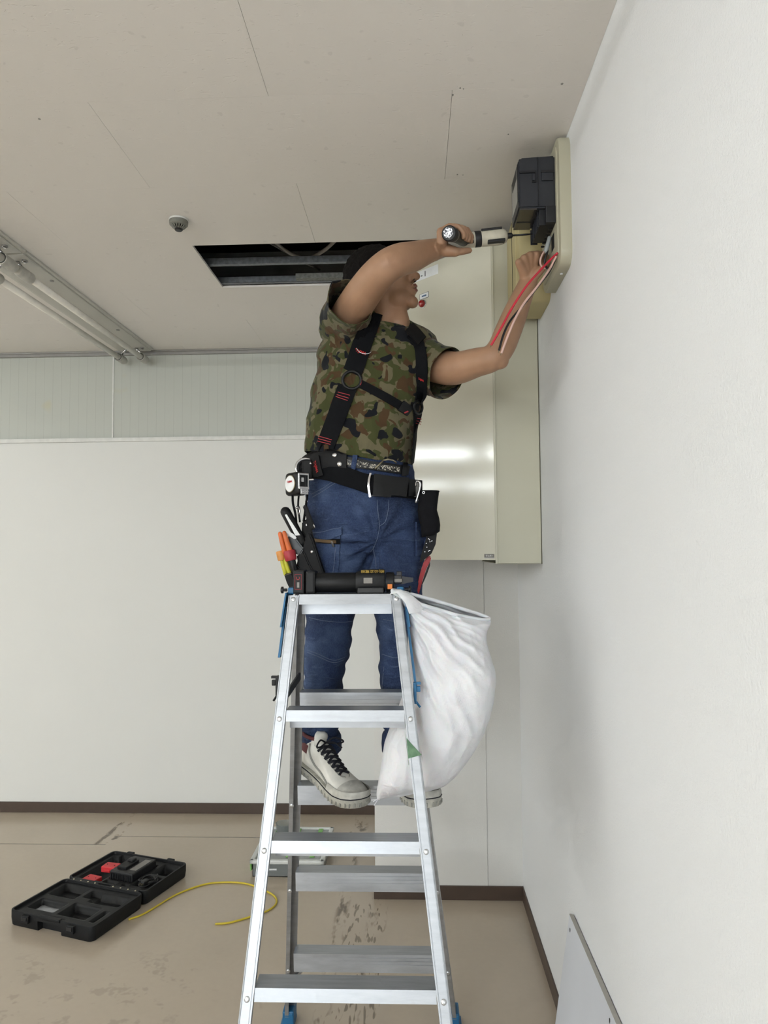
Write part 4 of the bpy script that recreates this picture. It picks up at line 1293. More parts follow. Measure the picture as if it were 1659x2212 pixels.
# ---- things worn over the clothes: laid on the cloth by casting from the lens onto it
def surf(px, py, bvhs, off=0.0, Yf=2.15):
    d = ray(px, py).normalized()
    best = None
    for b in bvhs:
        loc, n_, i_, ds = b.ray_cast(C_O, d)
        if loc is not None and (best is None or ds < best[2]):
            best = (loc, n_, ds)
    if best is None:
        p = at(px, py, Yf)
        for b in bvhs:
            loc, n_, i_, ds = b.find_nearest(p)
            if best is None or ds < best[2]:
                best = (p.lerp(loc, 0.35), n_, ds)
    n_ = best[1]
    if n_.dot(d) > 0: n_ = -n_
    return best[0] + n_ * off, n_
CL = [shirt_bvh, jean_bvh]
def sheet(name, fn, nu, nv, mat, parent, off=0.004, th=0.003, bvhs=CL, Yf=2.15, smooth_n=2, auto=40):
    "fn(u, v) -> photo spot; the sheet follows the cloth below it and has its own thickness"
    P, N = [], []
    for i in range(nu + 1):
        r1, r2 = [], []
        for j in range(nv + 1):
            p, n_ = surf(*fn(i / nu, j / nv), bvhs, 0, Yf)
            r1.append(p); r2.append(n_)
        P.append(r1); N.append(r2)
    for _ in range(smooth_n):
        Q = [[p.copy() for p in r_] for r_ in P]; M2 = [[n_.copy() for n_ in r_] for r_ in N]
        for i in range(nu + 1):
            for j in range(nv + 1):
                ii = [k for k in (i - 1, i, i + 1) if 0 <= k <= nu]
                jj = [k for k in (j - 1, j, j + 1) if 0 <= k <= nv]
                if 0 < i < nu:
                    Q[i][j] = sum((P[k][j] for k in ii), V(0, 0, 0)) / 3
                M2[i][j] = sum((N[k][l] for k in ii for l in jj), V(0, 0, 0)).normalized()
        P, N = Q, M2
    top = [[P[i][j] + N[i][j] * (off + th) for j in range(nv + 1)] for i in range(nu + 1)]
    bot = [[P[i][j] + N[i][j] * off for j in range(nv + 1)] for i in range(nu + 1)]
    mbx = MB()
    mbx.loft([top[i] + bot[i][::-1] for i in range(nu + 1)])
    return mbx.obj(name, mat, parent, auto=auto)
def strip(path, w0, w1=None):
    "ribbon in photo space: path of spots, widths in photo pixels"
    w1 = w0 if w1 is None else w1
    sp = spline(path, 12)
    def fn(u, v_):
        k = u * (len(sp) - 1)
        i = min(int(k), len(sp) - 2)
        p = sp[i] + (sp[i + 1] - sp[i]) * (k - i)
        d = sp[min(i + 2, len(sp) - 1)] - sp[max(i - 1, 0)]
        d = d / np.linalg.norm(d)
        w = (w0 + (w1 - w0) * u) * (v_ - 0.5)
        return p[0] - d[1] * w, p[1] + d[0] * w
    return fn
plain('webbing', (14, 15, 18), 0.85, var=0.15, scale=120, bump=0.35, bscale=900, spec=0.15)
plain('pad_black', (12, 12, 14), 0.6, var=0.2, scale=20, bump=0.1, spec=0.25)
plain('steel_bright', (206, 206, 208), 0.18, 0.95)
plain('thread_red', (160, 52, 58), 0.8)
HB0 = A_(785, 1020, 2.13)
har = thing('tool_harness', 'black webbing braces and padded tool belt worn by the worker', 'tool belt', HB0)
# braces
b1 = sheet('brace_strap', strip([(806, 676), (797, 702), (785, 738), (775, 768), (766, 796), (761, 806)], 42, 40), 22, 4, 'webbing', har, 0.003, 0.004)
b2 = sheet('brace_strap', strip([(752, 836), (741, 866), (727, 905), (712, 945), (701, 975), (692, 1000)], 40, 36), 22, 4, 'webbing', har, 0.003, 0.004)
b3 = sheet('brace_strap', strip([(886, 722), (900, 738), (911, 765), (914, 800), (911, 838), (905, 868)], 24, 24), 20, 3, 'webbing', har, 0.004, 0.004)
b4 = sheet('brace_strap', strip([(899, 890), (898, 915), (896, 945), (893, 975), (890, 1000)], 17, 6), 14, 2, 'webbing', har, 0.004, 0.003)
sheet('shoulder_pad', strip([(881, 712), (893, 724), (908, 742)], 22, 24), 8, 3, 'pad_black', har, 0.008, 0.006)
ch = sheet('chest_strap', strip([(779, 830), (805, 843), (835, 860), (866, 879)], 18, 18), 16, 3, 'webbing', har, 0.004, 0.003)
cb_ = sheet('chest_buckle', strip([(862, 876), (874, 884), (882, 890)], 24, 22), 4, 3, 'black_plastic', har, 0.006, 0.006)
sheet('red_mark', strip([(868, 893), (876, 889)], 3), 4, 1, 'thread_red', cb_, 0.0135, 0.0006)
sheet('chest_strap_end', strip([(884, 876), (900, 880)], 15), 5, 2, 'webbing', har, 0.005, 0.004)
def wire_ring(name, cx, cy, rx, ry, r, mat, parent, bvhs=CL, off=0.008, a0=0, a1=360, rot=0, n=36, Yf=2.15):
    P = []
    full = abs(a1 - a0) >= 360
    for k in range(n + 1):
        a = math.radians(a0 + (a1 - a0) * k / n)
        x, y = rx * math.cos(a), ry * math.sin(a)
        c, s = math.cos(rot), math.sin(rot)
        P.append((cx + c * x - s * y, cy + s * x + c * y))
    c0, n0 = surf(cx, cy, bvhs, off, Yf)
    pts = []
    for q in P:
        d = ray(*q); t_ = (c0 - C_O).dot(n0) / d.dot(n0)
        p = C_O + d * t_
        if (p - c0).length > 0.2: p = at(q[0], q[1], c0.y)
        pts.append(p)
    return MB().tube(pts, r, 8, cap=not full).obj(name, mat, parent, smooth=True)
wire_ring('brace_ring', 760, 821, 20, 19, 0.0048, 'black_plastic', har)
wire_ring('brace_ring', 903, 880, 9, 14, 0.0045, 'black_plastic', har)
wire_ring('hanging_wire', 787, 752, 17, 12, 0.0012, 'steel_bright', b1, off=0.011, a0=15, a1=165, rot=0.28, n=16)
def decal_text(name, body, size, px, py, ang_deg, mat, parent, bvhs=CL, off=0.0085, stretch=1.0):
    p, n_ = surf(px, py, bvhs, off)
    q, _ = surf(px + math.cos(math.radians(ang_deg)) * 6, py + math.sin(math.radians(ang_deg)) * 6, bvhs, off)
    x = (q - p); x = (x - n_ * x.dot(n_)).normalized()
    y = n_.cross(x)
    return text_on(name, body, size, p, x, y, mat, parent, 0.0006, stretch)
decal_text('lettering', 'TAJIMA', 0.0125, 779, 763, 22, 'ink_red', b1)
decal_text('lettering', 'TAJIMA', 0.0085, 914, 819, 26, 'ink_red', b3, off=0.0095, stretch=0.8)
def stitch_box(path_pts, parent, off=0.0082):
    for a, b in path_pts:
        sheet('stitching', strip([a, b], 1.4), 6, 1, 'thread_red', parent, off, 0.0005)
stitch_box([((733, 848), (756, 856)), ((731, 853), (754, 861)), ((729, 857), (752, 866))], b2)
stitch_box([((692, 944), (719, 952)), ((691, 949), (717, 957)), ((690, 954), (716, 962))], b2)
stitch_box([((896, 903), (906, 905)), ((895, 909), (905, 911)), ((894, 914), (904, 916))], b4, 0.0078)
stitch_box([((783, 822), (780, 834))], ch)
# padded hip piece, belt and buckle
JB = [jean_bvh, shirt_bvh]
pad = sheet('hip_pad', lambda u, v_: (645 + 106 * u, (1003 - 28 * math.sin(min(1, u * 1.6) * PI / 2) + 10 * max(0, u - 0.8) * 5) + v_ * (30 + 8 * math.sin(u * PI) - 14 * max(0, u - 0.75) * 4 * 0.2)), 22, 8, 'pad_black', har, 0.010, 0.010, JB, 2.2)
for q in ((729, 987), (738, 1003)):
    p, n_ = surf(*q, JB, 0.021)
    MB().lathe([(0.0072, -0.002), (0.0072, 0.001), (0.005, 0.0028), (0.0, 0.003)], p, n_, 18).obj('stud', 'steel_bright', pad, auto=50)
kp = sheet('belt_keeper', strip([(690, 990), (693, 1010), (698, 1032)], 17), 10, 4, 'pad_black', har, 0.022, 0.005, JB, 2.2)
decal_text('lettering', 'TAJIMA', 0.0115, 693, 1010, 80, 'ink_red', kp, JB, 0.0285)
belt = sheet('belt_strap', strip([(655, 1012), (680, 1014), (715, 1020), (755, 1034), (795, 1048), (835, 1054), (875, 1058), (903, 1060)], 40, 40), 40, 6, 'webbing', har, 0.014, 0.005, JB, 2.2, 3)
bk = sheet('buckle_plate', strip([(806, 1051), (840, 1053), (872, 1057)], 44, 40), 10, 5, 'black_plastic', har, 0.021, 0.006, JB)
sheet('buckle_bar', strip([(801, 1026), (800, 1048), (803, 1076)], 4), 10, 2, 'steel_bright', bk, 0.026, 0.006, JB)
sheet('buckle_lip', strip([(803, 1075), (822, 1077), (842, 1078)], 3), 8, 2, 'black_steel', bk, 0.026, 0.004, JB)
sheet('belt_loop', strip([(878, 1040), (877, 1074)], 12), 6, 3, 'black_plastic', har, 0.022, 0.006, JB)
sheet('belt_end', strip([(886, 1041), (886, 1075)], 7), 6, 2, 'grey_trim', har, 0.022, 0.005, JB)
# big drop ring on his right hip
dr = [at(*q) for q in ((678, 1036, 2.12), (662, 1036, 2.115), (648, 1029, 2.112), (640, 1016, 2.112), (641, 1002, 2.115), (650, 993, 2.12), (662, 991, 2.125), (670, 994, 2.128), (671, 1003, 2.12))]
MB().tube([tuple(p) for p in spline([tuple(p) for p in dr], 6)], 0.0036, 10).obj('drop_ring', 'steel_bright', har, smooth=True)
MB().box(at(664, 1014, 2.13), (0.03, 0.02, 0.06), None, 0.006).obj('ring_mount', 'pad_black', har)

# leather belt of the jeans (snakeskin print) and its buckle
t = NT('snakeskin'); v = t.coord((1, 1, 1))
vo = t.add('ShaderNodeTexVoronoi', feature='F1'); vo.inputs['Scale'].default_value = 260; t.link(v, vo.inputs['Vector'])
n1 = t.noise(v, 70, 3)
t.set(color=t.mix(t.ramp(t.math('ADD', t.math('MULTIPLY', vo.outputs['Distance'], 0.9), n1), [(0.80, (0, 0, 0, 1)), (0.9, (1, 1, 1, 1))]), lin(190, 184, 168), lin(28, 26, 25)), rough=0.45)
sb = sheet('leather_belt', strip([(742, 997), (770, 1001), (800, 1006), (840, 1012), (880, 1018)], 21, 19), 26, 4, 'black_plastic', person, 0.005, 0.003, JB)
sheet('snakeskin_inlay', strip([(746, 998), (772, 1002), (802, 1007), (840, 1013), (860, 1016)], 12, 11), 26, 3, 'snakeskin', sb, 0.0084, 0.0008, JB)
for q in ((779, 1003), (823, 1011), (851, 1016)):
    p, n_ = surf(*q, JB, 0.0093); MB().lathe([(0.0032, 0), (0.0032, 0.0006)], p, n_, 12).obj('belt_hole', 'hole_dark', sb)
plain('brass_dull', (150, 142, 120), 0.35, 0.85)
p0_, _ = surf(826, 992, JB, 0.016); p1_, _ = surf(810, 1018, JB, 0.016)
MB().tube([p0_, p1_], 0.0028, 8).obj('buckle_prong', 'brass_dull', sb, smooth=True)
bw_ = [surf(*q, JB, 0.014)[0] for q in ((826, 992), (836, 991), (846, 996), (853, 1002))]
MB().tube(bw_, 0.0026, 8).obj('buckle_frame', 'brass_dull', sb, smooth=True)
sheet('belt_loop', strip([(768, 985), (766, 1002), (764, 1018)], 10), 8, 3, 'denim', jeans, 0.012, 0.003, JB)
sheet('belt_loop', strip([(870, 1003), (868, 1030)], 9), 8, 3, 'black_plastic', sb, 0.0105, 0.003, JB)

# jeans details: cargo pocket with zip, stitching lines, fly, knee seams
JO = [jean_bvh]
pk = sheet('cargo_pocket', lambda u, v_: (680 + 57 * u - 8 * v_ * u, 1144 - 4 * u + (112 + 6 * u) * v_), 10, 16, 'denim', jeans, 0.0005, 0.004, JO)
sheet('pocket_flap', lambda u, v_: (678 + 61 * u, 1143 - 5 * u * u + 5 * math.sin(u * PI) + 18 * v_), 12, 4, 'denim', jeans, 0.004, 0.004, JO)
plain('zip_brass', (120, 98, 72), 0.5, 0.5)
zp = sheet('zip', strip([(682, 1166), (705, 1168), (727, 1168)], 6), 14, 2, 'zip_brass', jeans, 0.0055, 0.0015, JO)
sheet('zip_tape', strip([(680, 1166), (705, 1168), (736, 1168)], 11), 14, 2, 'black_plastic', jeans, 0.0045, 0.0012, JO)
sheet('zip_puller', strip([(718, 1166), (722, 1180)], 4), 4, 2, 'steel_bright', zp, 0.0085, 0.002, JO)
def seam_line(path, name='seam', w=1.1, off=0.0012, n=24):
    sheet(name, strip(path, w), n, 1, 'denim_stitch', jeans, off, 0.0006, JO)
seam_line([(676, 1074), (700, 1060), (722, 1045), (742, 1034)], 'pocket_stitch')
seam_line([(673, 1068), (698, 1055), (720, 1040), (738, 1030)], 'pocket_stitch')
seam_line([(815, 1080), (816, 1105), (819, 1135), (816, 1160)], 'fly_stitch')
seam_line([(840, 1080), (838, 1108), (832, 1128), (819, 1137)], 'fly_stitch')
seam_line([(816, 1160), (808, 1180), (800, 1192)], 'crotch_seam')
seam_line([(806, 1180), (812, 1215), (814, 1250)], 'inner_seam')
seam_line([(668, 1334), (700, 1341), (735, 1344), (760, 1342)], 'knee_seam')
seam_line([(664, 1404), (690, 1414), (720, 1426), (744, 1420)], 'knee_seam')
seam_line([(664, 1409), (690, 1419), (720, 1431), (742, 1425)], 'knee_seam')
seam_line([(828, 1338), (850, 1342), (868, 1341)], 'knee_seam')
seam_line([(826, 1413), (850, 1420), (870, 1421)], 'knee_seam')
seam_line([(664, 1148), (676, 1151), (700, 1149), (737, 1140)], 'flap_stitch', off=0.0085)
seam_line([(726, 1182), (722, 1215), (718, 1250)], 'pocket_stitch', off=0.0052)
sheet('side_pocket', lambda u, v_: (896 + 22 * u, 1127 + 6 * u + v_ * (74 - 8 * u)), 6, 10, 'denim', jeans, 0.002, 0.006, JO, 2.2)
seam_line([(830, 1440), (826, 1500), (830, 1560)], 'side_seam')

# ---- tape measure hanging on the belt
def P_(px, py, Y): return at(px, py, Y)
tmY = 2.125
tmc = P_(640, 1046, tmY)
tape = thing('tape_measure', 'black and chrome tape measure hanging at the left end of the belt', 'tape measure', tmc)
w_ax = V(-0.72, -0.69, 0).normalized(); h_ax = V(0, 0, 1); d_ax = w_ax.cross(h_ax)
MB().box(tmc, (0.072, 0.040, 0.070), Matrix((d_ax, w_ax, h_ax)).transposed(), 0.016, 4).obj('case', 'black_plastic', tape, auto=60)
fc = tmc + w_ax * 0.0205
MB().lathe([(0.0255, 0), (0.0255, 0.0025), (0.0235, 0.003)], fc, w_ax, 32).obj('badge_rim', 'brass_dull', tape, auto=40)
bdg = MB().lathe([(0.0235, 0.001), (0.0235, 0.0032), (0.0, 0.0034)], fc, w_ax, 32).obj('badge', 'label_white', tape)
text_on('lettering', 'TAJIMA', 0.0085, fc + w_ax * 0.0036 + h_ax * 0.006, -d_ax, h_ax, 'ink_red', bdg, 0.0003)
ax_f = -d_ax if (-d_ax).dot(V(1, 0, 0)) > 0 else d_ax
fr_ = MB()
for k in (-0.016, 0.016):
    fr_.box(tmc + ax_f * 0.037 + w_ax * k + h_ax * 0.006, (0.006, 0.005, 0.046), Matrix((d_ax, w_ax, h_ax)).transposed(), 0.0015)
fr_.box(tmc + ax_f * 0.038 - h_ax * 0.014, (0.008, 0.036, 0.008), Matrix((d_ax, w_ax, h_ax)).transposed(), 0.0015)
fr_.box(tmc + ax_f * 0.037 + h_ax * 0.027, (0.006, 0.036, 0.006), Matrix((d_ax, w_ax, h_ax)).transposed(), 0.0015)
fr_.obj('chrome_frame', 'chrome', tape)
hk = MB().box(tmc + ax_f * 0.042 - h_ax * 0.025, (0.004, 0.026, 0.016), Matrix((d_ax, w_ax, h_ax)).transposed(), 0.001).obj('end_hook', 'chrome', tape)
for k in (-0.006, 0.006):
    MB().lathe([(0.003, 0), (0.002, 0.0012)], tmc + ax_f * 0.0442 - h_ax * 0.025 + w_ax * k, ax_f, 10).obj('hook_rivet', 'steel_bright', hk)
MB().box(tmc + ax_f * 0.036 + h_ax * 0.010 + w_ax * 0.004, (0.010, 0.012, 0.014), Matrix((d_ax, w_ax, h_ax)).transposed(), 0.003).obj('lock_lever', 'chrome', tape)
cord = [P_(632, 1070, 2.12), P_(633, 1088, 2.115), P_(638, 1110, 2.12), P_(640, 1130, 2.13)]
MB().tube([tuple(p) for p in spline([tuple(p) for p in cord], 6)], 0.0035, 8).obj('lanyard', 'webbing', tape, smooth=True)

# ---- leather holster with hand tools at his right thigh
HY = 2.125
hol = thing('tool_holster', 'black leather tool holster hanging beside the thigh', 'holster', P_(672, 1200, HY))
def slab(name, pts, Y, th, mat, parent, bev=0.003, dY=None):
    "flat leather or plastic piece: outline in the photo at its own depth, thickness th towards the back"
    ps = [at(p[0], p[1], (dY(p) if dY else Y)) for p in pts]
    mbx = MB().prism(ps, (0, th, 0))
    if bev:
        bmesh.ops.recalc_face_normals(mbx.bm, faces=mbx.bm.faces[:])
        try: bmesh.ops.bevel(mbx.bm, geom=mbx.bm.edges[:], offset=bev, segments=2, affect='EDGES', clamp_overlap=True)
        except Exception: pass
    return mbx.obj(name, mat, parent, auto=40)
slab('back_plate', [(652, 1127), (664, 1120), (672, 1128), (674, 1150), (684, 1185), (700, 1230), (712, 1262), (690, 1270), (664, 1262), (640, 1222), (650, 1180)], 2.138, 0.012, 'pad_black', hol)
slab('front_pocket', [(659, 1158), (668, 1150), (676, 1168), (688, 1205), (702, 1248), (690, 1254), (672, 1236), (655, 1205), (648, 1196)], 2.112, 0.024, 'pad_black', hol, 0.004)
slab('small_pocket', [(640, 1198), (656, 1190), (668, 1218), (684, 1246), (676, 1254), (660, 1250), (646, 1232)], 2.104, 0.022, 'pad_black', hol, 0.004)
slab('plier_pocket', [(626, 1215), (640, 1220), (652, 1232), (655, 1262), (640, 1276), (630, 1268), (628, 1240)], 2.098, 0.030, 'pad_black', hol, 0.004)
slab('plier_sheath', [(612, 1238), (630, 1233), (640, 1262), (646, 1284), (632, 1282), (620, 1262)], 2.090, 0.030, 'pad_black', hol, 0.004)
for q, Y in (((662, 1134), 2.136), ((673.5, 1192), 2.110), ((638.5, 1231), 2.096), ((662, 1083), 2.128), ((641, 1096), 2.125), ((664, 1061), 2.128)):
    MB().lathe([(0.0042, -0.001), (0.0042, 0.0012), (0.002, 0.0026), (0, 0.0027)], P_(*q, Y), (0, -1, 0), 14).obj('rivet', 'steel_bright', hol, auto=50)
for pth, w in (([(666, 1040, 2.13), (664, 1066, 2.13), (660, 1098, 2.13), (656, 1126, 2.135)], 0.010), ([(646, 1062, 2.13), (644, 1094, 2.13), (648, 1128, 2.135)], 0.008)):
    MB().tube([tuple(p) for p in spline([tuple(at(*q)) for q in pth], 6)], w, 8, squash=(1, 0.35)).obj('hanging_strap', 'pad_black', hol, smooth=True)
slab('spare_sheath', [(653, 1092), (662, 1090), (674, 1122), (681, 1140), (674, 1145), (666, 1134)], 2.120, 0.014, 'pad_black', hol, 0.003)
MB().tube([P_(677, 1132, 2.116), P_(680, 1140, 2.116)], 0.0022, 8).obj('sheath_tip', 'steel_bright', hol, smooth=True)
MB().tube([P_(645, 1094, 2.118), P_(648, 1104, 2.116), P_(645, 1112, 2.116)], 0.0028, 8).obj('snap_hook', 'steel_bright', hol, smooth=True)
MB().tube([P_(614.5, 1243, 2.089), P_(630, 1238, 2.089)], 0.0012, 6).obj('edge_stitch', 'brass_dull', hol)
# knife with a pale inlay
kn = thing('utility_knife', 'black knife handle with a pale inlay sticking out of the holster', 'knife', P_(640, 1140, 2.11))
MB().capsule([P_(617, 1106, 2.118), P_(632, 1134, 2.116), P_(652, 1172, 2.122)], [0.0155, 0.0155, 0.0145], 16).obj('handle', 'black_plastic', kn, smooth=True)
MB().prism([P_(615, 1112, 2.0985), P_(619, 1111, 2.0985), P_(648, 1156, 2.1000), P_(638, 1157, 2.1000)], (0, 0.008, 0)).obj('inlay', 'label_white', kn)
# cutter with grey slider
plain('cutter_grey', (70, 74, 78), 0.5)
ct_ = thing('cable_cutter', 'dark grey cutter with a pale top edge in the holster', 'cutter', P_(638, 1180, 2.10))
slab('handle', [(619, 1158), (628, 1154), (640, 1164), (656, 1186), (648, 1200), (636, 1196), (626, 1180)], 2.100, 0.020, 'cutter_grey', ct_, 0.004)
slab('lever', [(618, 1152), (624, 1148), (634, 1154), (641, 1162), (636, 1165), (628, 1160), (620, 1157)], 2.096, 0.010, 'label_white', ct_, 0.0015)
# two pairs of pliers
plain('grip_orange', (206, 104, 52), 0.5, var=0.12)
plain('grip_amber', (206, 140, 70), 0.5, var=0.1)
plain('grip_red', (158, 36, 48), 0.5)
plain('grip_lime', (186, 184, 52), 0.5, var=0.1)
pl = thing('pliers', 'orange-handled pliers with a red collar in the tool holster', 'pliers', P_(625, 1185, 2.085))
MB().capsule([P_(605, 1153, 2.088), P_(609, 1170, 2.088), P_(615, 1192, 2.090)], [0.0062, 0.0070, 0.0078], 12).obj('handle', 'grip_orange', pl, smooth=True)
MB().capsule([P_(614, 1151, 2.082), P_(619, 1168, 2.082), P_(626, 1190, 2.085)], [0.0062, 0.0072, 0.0085], 12).obj('handle', 'grip_orange', pl, smooth=True)
MB().lathe([(0.016, 0), (0.0175, 0.004), (0.0170, 0.026), (0.0155, 0.030)], P_(624.5, 1189, 2.088), P_(629, 1211, 2.088) - P_(624.5, 1189, 2.088), 20).obj('collar', 'grip_red', pl, auto=50)
MB().capsule([P_(629, 1208, 2.090), P_(636, 1232, 2.094)], [0.012, 0.010], 12).obj('jaws', 'black_steel', pl, smooth=True)
pl2 = thing('pliers', 'pliers with yellow-green handles and an amber collar in the lowest sheath', 'pliers', P_(614, 1215, 2.085))
MB().lathe([(0.0125, 0), (0.0135, 0.004), (0.0130, 0.024), (0.0115, 0.028)], P_(605.5, 1190, 2.098), P_(609.5, 1209, 2.098) - P_(605.5, 1190, 2.098), 20).obj('collar', 'grip_amber', pl2, auto=50)
MB().capsule([P_(608, 1207, 2.096), P_(612, 1222, 2.096), P_(617, 1240, 2.098)], [0.0055, 0.0062, 0.0062], 12).obj('handle', 'grip_lime', pl2, smooth=True)
MB().capsule([P_(615, 1206, 2.094), P_(619, 1220, 2.094), P_(625, 1237, 2.096)], [0.0055, 0.0062, 0.0062], 12).obj('handle', 'grip_lime', pl2, smooth=True)

# ---- his left hip: carabiner, bolt pouch, perforated strap, red saw
plain('canvas_black', (20, 20, 23), 0.9, var=0.2, scale=60, bump=0.3, bscale=500, spec=0.15)
cn = thing('carabiner', 'bent steel hook hanging at the right end of the tool belt', 'hook', P_(903, 1060, 2.15))
MB().tube([tuple(p) for p in spline([tuple(P_(*q)) for q in ((898, 1050, 2.16), (899, 1042, 2.155), (904, 1040, 2.15), (908, 1046, 2.148), (905, 1062, 2.148), (898, 1086, 2.15))], 6)], 0.0032, 10).obj('hook_rod', 'steel_bright', cn, smooth=True)
po = thing('bolt_pouch', 'black canvas pouch hanging from the belt in front of the cabinet door', 'pouch', P_(925, 1110, 2.17))
pr_ = []
for py, xl, xr, b in ((1061, 905, 947, 0.030), (1066, 904, 948, 0.034), (1090, 903, 945, 0.036), (1102, 902, 944, 0.037), (1120, 904, 949, 0.040), (1134, 908, 951, 0.040), (1148, 910, 950, 0.036), (1158, 911, 940, 0.026)):
    pr_.append([q + V(0, 0, (0.006 * (q.x - at(925, py, 2.175).x) / 0.03 if py > 1150 else 0)) for q in ring(py, xl, xr, 2.178, b, 28, 2.8)])
MB().loft(pr_).obj('bag', 'canvas_black', po, smooth=True)
rm = ring(1062, 904, 948, 2.178, 0.0325, 28, 2.8)
MB().tube(rm + rm[:2], 0.0022, 6, cap=False).obj('hem', 'canvas_black', po, smooth=True)
MB().lathe([(0.0040, 0), (0.0040, 0.0012), (0.0026, 0.0012), (0.0026, 0.0)], P_(915, 1064, 2.141), (0, -1, 0), 14).obj('eyelet', 'steel_bright', po)
st_ = thing('perforated_strap', 'black strap with small studs hanging below the canvas pouch', 'strap', P_(930, 1180, 2.17))
so_ = slab('strap', [(922, 1158), (944, 1152), (941, 1176), (932, 1196), (918, 1208), (906, 1215), (912, 1190)], 2.165, 0.006, 'pad_black', st_, 0.001)
random.seed(4)
for k in range(12):
    u, v_ = random.random(), random.random()
    x = 924 + 14 * u - 10 * v_; y = 1160 + 34 * v_ + 2 * u
    MB().lathe([(0.0016, 0), (0.0012, 0.0008)], P_(x, y, 2.1645), (0, -1, 0), 8).obj('stud', 'steel_bright', so_)
sw = thing('folding_saw', 'red-handled tool with a black edge hanging behind the left thigh', 'saw', P_(915, 1240, 2.19))
plain('saw_red', (168, 34, 40), 0.45)
slab('handle', [(926, 1199), (932, 1203), (929, 1214), (922, 1226), (914, 1250), (908, 1272), (903, 1290), (896, 1290), (902, 1262), (908, 1236), (916, 1212)], 2.185, 0.016, 'saw_red', sw, 0.003)
slab('edge', [(929, 1214), (929, 1222), (921, 1244), (913, 1262), (911, 1262), (917, 1242), (923, 1226)], 2.187, 0.012, 'black_plastic', sw, 0.001)

# ================================================================ pistol screwdriver in his right hand
plain('driver_grey', (196, 190, 172), 0.5, var=0.12, scale=40)
plain('driver_black', (18, 18, 21), 0.5)
t = NT('foil_sticker'); v = t.coord((1, 1, 1))
t.set(color=t.mix(t.ramp(t.noise(v, 220, 4, 0.7, 0.6), [(0.47, (0, 0, 0, 1)), (0.50, (1, 1, 1, 1))]), lin(240, 240, 244), lin(70, 72, 80)), metal=0.3, rough=0.25)
G0, G1 = at(970, 504, 1.975), at(1002, 519, 2.112)
drv = thing('power_screwdriver', 'grey and black pistol screwdriver held in the raised hand', 'screwdriver', G1)
gd = (G1 - G0).normalized()
MB().tube([G0 + gd * 0.004, G0 + gd * 0.012, G0 + gd * 0.045, G0 + gd * 0.09, G1], [0.0205, 0.0215, 0.0185, 0.0165, 0.0180], 24).obj('grip', 'driver_black', drv, smooth=True)
cp = MB().lathe([(0.0195, 0.004), (0.0215, 0.002), (0.0215, -0.004), (0.0185, -0.007), (0.0, -0.0075)], G0 + gd * 0.004, gd, 32).obj('battery_cap', 'driver_black', drv, auto=40)
MB().lathe([(0.0150, 0), (0.0150, -0.0006), (0.0, -0.0007)], G0 - gd * 0.0036 + V(-0.0015, 0, 0.001), gd, 6).obj('foil_sticker', 'foil_sticker', cp)
MB().tube([G0 + gd * 0.030, G0 + gd * 0.036], [0.0200, 0.0198], 24).obj('grip_band', 'label_grey', drv)
B0, B1 = at(1000, 520, 2.120), at(1103, 509, 2.128)
bx = (B1 - B0).normalized()
bl = (B1 - B0).length
MB().lathe([(0.012, -0.012), (0.019, -0.006), (0.0215, 0.006), (0.0225, 0.03), (0.0225, 0.036)], B0, bx, 28).obj('rear_housing', 'driver_grey', drv, auto=40)
MB().lathe([(0.0222, 0.034), (0.0232, 0.036), (0.0232, 0.052), (0.0225, 0.054)], B0, bx, 28).obj('middle_band', 'driver_black', drv, auto=40)
hs_ = MB().lathe([(0.0222, 0.052), (0.0236, 0.058), (0.0240, 0.100), (0.0230, 0.118), (0.0190, 0.128), (0.0110, 0.134), (0.0, 0.1345)], B0, bx, 28).obj('front_housing', 'driver_grey', drv, auto=40)
bu = V(0, 0, 1); bu = (bu - bx * bu.dot(bx)).normalized(); bf = bx.cross(bu)
if bf.y > 0: bf = -bf
Rb = Matrix((bx, bf, bu)).transposed()
for k, (c, sz) in enumerate((((0.086, 0.009, 0.0185), (0.062, 0.024, 0.007)), ((0.096, 0.012, -0.0185), (0.052, 0.024, 0.008)), ((0.020, 0.016, -0.0130), (0.018, 0.012, 0.008)))):
    MB().box(B0 + bx * c[0] + bf * c[1] + bu * c[2], sz, Rb, 0.002).obj('rubber_inlay', 'driver_black', hs_)
MB().sphere(B0 + bx * 0.070 + bf * 0.012 + bu * 0.021, 0.004, 12).obj('screw_boss', 'driver_grey', hs_, smooth=True)
ck = MB().lathe([(0.0065, 0.130), (0.0085, 0.134), (0.0085, 0.144), (0.0060, 0.149), (0.0035, 0.150)], B0, bx, 20).obj('chuck', 'driver_black', drv, auto=40)
B2 = B0 + bx * 0.149
B3 = at(1150, 505.5, 2.128)
MB().tube([B2, B2.lerp(B3, 0.7), B3], [0.0030, 0.0030, 0.0020], 8).obj('bit', 'black_steel', drv, smooth=True)

# ================================================================ loose wires
def wire(name, pts, r, mat, label, n=10, extra=None):
    P = [tuple(p) for p in spline([tuple(q) for q in pts], n)]
    w = thing(name, label, 'wire', P[len(P) // 2], 'loose wires at the meter')
    MB().tube(P, r, 10).obj('insulation', mat, w, smooth=True)
    d = (Vector(P[-1]) - Vector(P[-2])).normalized()
    MB().tube([P[-1], Vector(P[-1]) + d * 0.006], 0.0011, 8).obj('copper_end', 'brass_dull', w)
    return w
plain('wire_red', (196, 44, 62), 0.4)
plain('wire_black', (24, 24, 26), 0.4)
plain('wire_pale', (214, 178, 166), 0.4)
wire('wire', [on_x(1204, 547, 0.418), at(1192, 558, 2.062), at(1168, 583, 2.045), at(1138, 617, 2.03), at(1108, 662, 2.02), at(1084, 706, 2.01), at(1069, 732, 2.005), at(1061, 746, 2.005)], 0.0034, 'wire_red', 'red wire hanging from the meter board across the forearm')
